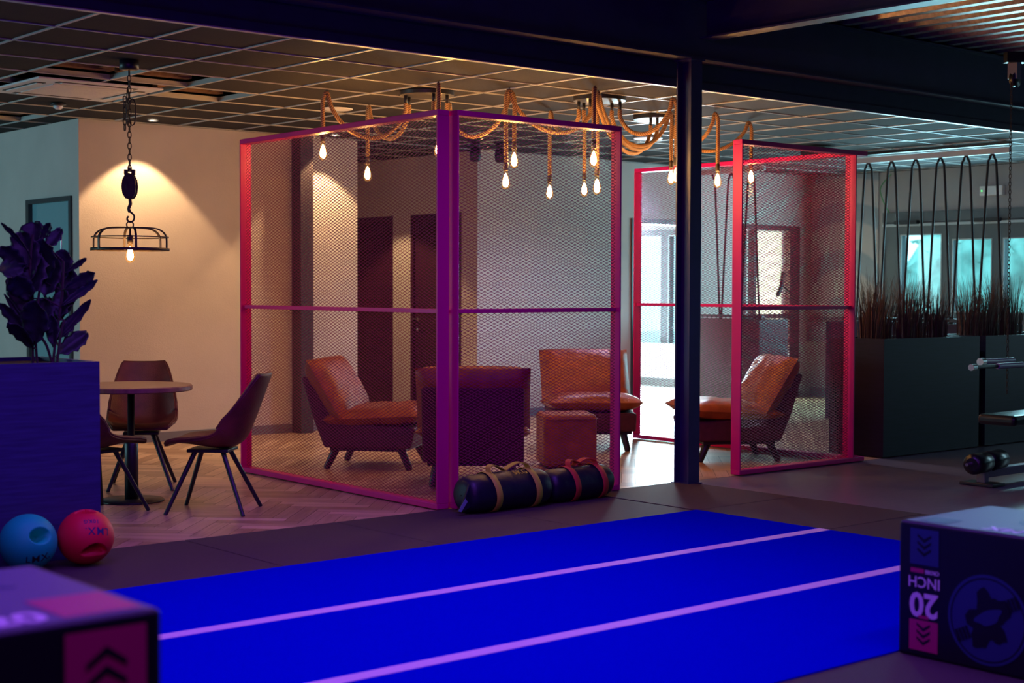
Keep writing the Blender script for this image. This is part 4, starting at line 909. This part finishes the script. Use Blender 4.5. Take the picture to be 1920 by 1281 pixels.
# ------------------------------------------------------------------ cable machine at the right edge
t = thing('cable_machine', 'dark cable exercise machine with foam rollers at the right edge', 'exercise machine', (0, 0, 0))
X0m, Y0m = 9.36, 5.98
MB().box((11.55, 5.25, 0.001), (11.69, 5.39, 3.2)).build('upright', M_BLACK, t, bevel=0.005)
for k in range(2):
    a = Vector((9.33 + k * 0.245, 5.90 + k * 0.03, 0.165)); b = a + Vector((0.232, 0.03, 0.0)); r = MB(); dd = (b - a).normalized()
    ppts = [a + dd * s for s in (0, 0.008, 0.02, 0.212, 0.224, 0.232)]; r.tube(ppts, [0.045, 0.066, 0.074, 0.074, 0.066, 0.045], 28); r.build('foam_roller', M_FOAM, t)
MB().tube([(9.29, 5.916, 0.165), (9.80, 5.985, 0.165)], 0.012, 12).build('roller_axle', M_CHROME, t)
MB().box((9.50, 5.90, 0.02), (9.55, 5.97, 0.15)).build('roller_post', M_MACH, t, bevel=0.004)
MB().box((9.44, 5.80, 0.001), (9.60, 6.07, 0.022)).build('foot_plate', M_BLACK, t, bevel=0.004)
MB().box((9.55, 5.90, 0.055), (11.4, 5.97, 0.115)).build('base_rail', M_MACH, t, bevel=0.004)
MB().box((10.05, 6.0, 0.38), (11.3, 6.32, 0.46)).build('seat_pad', M_FOAM, t, bevel=0.03, seg=4)
MB().box((10.75, 5.93, 0.115), (10.83, 6.2, 0.38)).build('seat_post', M_MACH, t, bevel=0.004)
hb = MB(); hb.tube([(9.64, 6.10, 0.83), (10.24, 6.14, 0.825)], 0.014, 12).build('handle_bar', M_BLACK, t)
MB().tube([(9.62, 6.10, 0.83), (9.68, 6.105, 0.83)], 0.024, 14).build('handle_knob', M_CHROME, t)
MB().tube([(10.0, 6.12, 0.827), (10.4, 6.15, 0.824)], 0.022, 14).build('grip_sleeve', mat('violet_sleeve', (0.30, 0.25, 0.42), 0.4), t)
MB().tube([(10.02, 6.25, 0.855), (10.5, 6.29, 0.85)], 0.022, 14).build('grip_sleeve', MATS['violet_sleeve'], t)
MB().tube([(9.97, 6.248, 0.855), (10.03, 6.252, 0.855)], 0.028, 14).build('handle_knob', M_CHROME, t)
cb = MB(); z = 2.95; k = 0
while z > 0.60:
    link(cb, z, 0.036, 0.009, (k % 2) * pi / 2, 0.0028, 10.40, 6.28); z -= 0.030; k += 1
cb.build('chain', M_IRON, t)
MB().lathe([(0.012, -0.02), (0.06, -0.018), (0.05, 0.0), (0.06, 0.018), (0.012, 0.02)], 24, (10.45, 6.28, 3.00), 'y').build('pulley', M_BLACK, t)
MB().box((10.41, 6.24, 3.0), (10.47, 6.32, 3.14)).build('pulley_bracket', M_MACH, t)
MB().box((0, -0.04, 3.12), (1.58, 0.04, 3.2), M=Matrix.Translation((10.36, 6.31, 0)) @ Matrix.Rotation(radians(-37), 4, 'Z')).build('top_arm', M_BLACK, t)

# ------------------------------------------------------------------ soft plyo boxes
def emblem(R, seed):
    """round crest: ring plus a few plain dark shapes"""
    m = MB(); n = 56; z = 0.0
    m.add([(R * cos(2 * pi * k / n), R * sin(2 * pi * k / n), 0.0) for k in range(n)], [tuple(range(n))], 0)
    q = []
    for r_ in (R * 0.93, R * 0.90): q += [(r_ * cos(2 * pi * k / n), r_ * sin(2 * pi * k / n), 0.0012) for k in range(n)]
    m.add(q, [(k, (k + 1) % n, n + (k + 1) % n, n + k) for k in range(n)], 1)
    rng = random.Random(seed); pts = []
    for k in range(40):
        a = 2 * pi * k / 40; r_ = R * (0.54 + 0.12 * sin(5 * a + 1) + 0.08 * sin(2 * a) + rng.uniform(-0.05, 0.05)); pts.append((r_ * cos(a), r_ * sin(a), 0.0014))
    m.add(pts, [tuple(range(40))], 1)
    pts = [(R * 0.34 * cos(2 * pi * k / 20) * (1 + 0.25 * sin(6 * pi * k / 20)) + R * 0.06, R * 0.16 * sin(2 * pi * k / 20) + R * 0.04, 0.0026) for k in range(20)]; m.add(pts, [tuple(range(20))], 0)
    for s in (-1, 1):
        for k in range(4): m.box((s * R * (0.58 + 0.09 * k) - 0.004, -R * 0.12 + 0.02 * s, 0.0014), (s * R * (0.58 + 0.09 * k) + 0.006, R * 0.16 + 0.02 * s, 0.003), 1)
    return m
def chevrons(s, flip):
    m = MB()
    for k in range(3):
        y = (-0.32 + k * 0.26) * s; d = 1 if not flip else -1
        for sx in (-1, 1):
            m.add([(0, (y + 0.16 * s) * d, 0.002), (sx * 0.30 * s, (y - 0.06 * s) * d, 0.002), (sx * 0.30 * s, (y - 0.16 * s) * d, 0.002), (0, (y + 0.03 * s) * d, 0.002)], [(0, 1, 2, 3)])
    return m
def face_M(origin, right, up):
    r_ = Vector(right).normalized(); u_ = Vector(up).normalized(); n_ = r_.cross(u_)
    M = Matrix((r_, u_, n_)).transposed().to_4x4(); M.translation = Vector(origin); return M
def flatrect(w, h, z=0.0008): return MB().add([(-w / 2, -h / 2, z), (w / 2, -h / 2, z), (w / 2, h / 2, z), (-w / 2, h / 2, z)], [(0, 1, 2, 3)])
# right box: 20 inches high, far-left corner at (4.84, 3.37)
bw, bd, bh = 0.61, 0.76, 0.51
t = thing('plyo_box', 'black soft plyo box marked 20 INCH at the right, on the rubber floor', 'plyo box', (4.84, 3.37, 0.006), radians(-0.5))
MB().box((0, -bd, 0), (bw, 0, bh)).build('box_body', M_BOXVINYL, t, bevel=0.012, seg=3)
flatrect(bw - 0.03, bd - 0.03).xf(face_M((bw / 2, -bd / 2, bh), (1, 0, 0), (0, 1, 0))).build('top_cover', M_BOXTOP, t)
LF = lambda y, z: face_M((-0.0015, y, z), (0, 1, 0), (0, 0, -1))      # left (-X) face; print is upside down
flatrect(0.125, 0.135).xf(face_M((-0.0015, -0.115, 0.42), (0, -1, 0), (0, 0, 1))).build('blue_square', M_PBLUE, t)
chevrons(0.10, True).xf(face_M((-0.0015, -0.115, 0.42), (0, -1, 0), (0, 0, 1))).build('chevron_mark', M_BOXVINYL, t)
flatrect(0.125, 0.115).xf(face_M((-0.0015, -0.115, 0.085), (0, -1, 0), (0, 0, 1))).build('red_square', M_PRED, t)
chevrons(0.10, True).xf(face_M((-0.0015, -0.115, 0.085), (0, -1, 0), (0, 0, 1))).build('chevron_mark', M_BOXVINYL, t)
UD = lambda y, z: face_M((-0.0018, y, z), (0, 1, 0), (0, 0, -1))
text_mb('20', 0.125, 0.0006, 0.0035).xf(UD(-0.115, 0.205)).build('lettering', M_PWHITE, t)
text_mb('INCH', 0.058, 0.0006, 0.0005).xf(UD(-0.115, 0.288)).build('lettering', M_PWHITE, t)
text_mb('CROSS', 0.020, 0.0006, 0.0005).xf(UD(-0.150, 0.328)).build('lettering', M_PWHITE, t)
flatrect(0.058, 0.016).xf(UD(-0.085, 0.329)).build('red_bar', M_PRED, t)
flatrect(0.045, 0.012).xf(UD(-0.115, 0.155)).build('red_bar', M_PRED, t)
emblem(0.165, 5).xf(face_M((-0.0018, -0.385, 0.19), (0, -1, 0), (0.0, 0, 1)) @ Matrix.Rotation(radians(25), 4, 'Z')).build('crest_print', [M_PBLUE, M_BOXVINYL], t)
q = text_mb('LMX', 0.10, 0.0006, 0.002).xf(face_M((0.09, -0.42, bh + 0.0015), (0, 1, 0), (-1, 0, 0))); q.build('lettering', M_PWHITE, t)
flatrect(0.12, 0.12).xf(face_M((0.10, -0.115, bh + 0.0012), (1, 0, 0), (0, 1, 0))).build('pale_square', M_PBLUE, t)
emblem(0.14, 9).xf(face_M((0.36, -0.45, bh + 0.0015), (1, 0, 0), (0, 1, 0))).build('crest_print', [M_PBLUE, M_BOXTOP], t)
# left box: 30 inches high, its right end towards the turf
bh = 0.76; bw = 0.61; bd = 0.61
t = thing('plyo_box', 'blurred black soft plyo box with a red chevron square, nearest on the left', 'plyo box', (1.385, 2.655, 0.006), 0)
MB().box((-bw, 0, 0), (0, bd, bh)).build('box_body', M_BOXVINYL, t, bevel=0.012, seg=3)
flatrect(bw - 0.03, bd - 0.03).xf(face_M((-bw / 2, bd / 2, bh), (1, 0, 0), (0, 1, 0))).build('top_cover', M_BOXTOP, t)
flatrect(0.165, 0.165).xf(face_M((-0.118, -0.0015, bh - 0.105), (1, 0, 0), (0, 0, 1))).build('red_square', M_PRED, t)
chevrons(0.14, False).xf(face_M((-0.118, -0.0015, bh - 0.105), (1, 0, 0), (0, 0, 1))).build('chevron_mark', M_BOXVINYL, t)
emblem(0.20, 5).xf(face_M((-0.44, -0.0018, bh - 0.27), (1, 0, 0), (0, 0, 1))).build('crest_print', [M_PBLUE, M_BOXVINYL], t)
flatrect(0.16, 0.19).xf(face_M((-0.105, 0.13, bh + 0.0012), (1, 0, 0), (0, 1, 0))).build('red_square', M_PRED, t)
text_mb('20', 0.12, 0.0006, 0.004).xf(face_M((-0.265, 0.075, bh + 0.0015), (1, 0, 0), (0, 1, 0))).build('lettering', M_PWHITE, t)
text_mb('LMX', 0.13, 0.0006, 0.003).xf(face_M((-0.27, 0.42, bh + 0.0015), (1, 0, 0), (0, 1, 0))).build('lettering', MATS['grey_blue_print'], t)
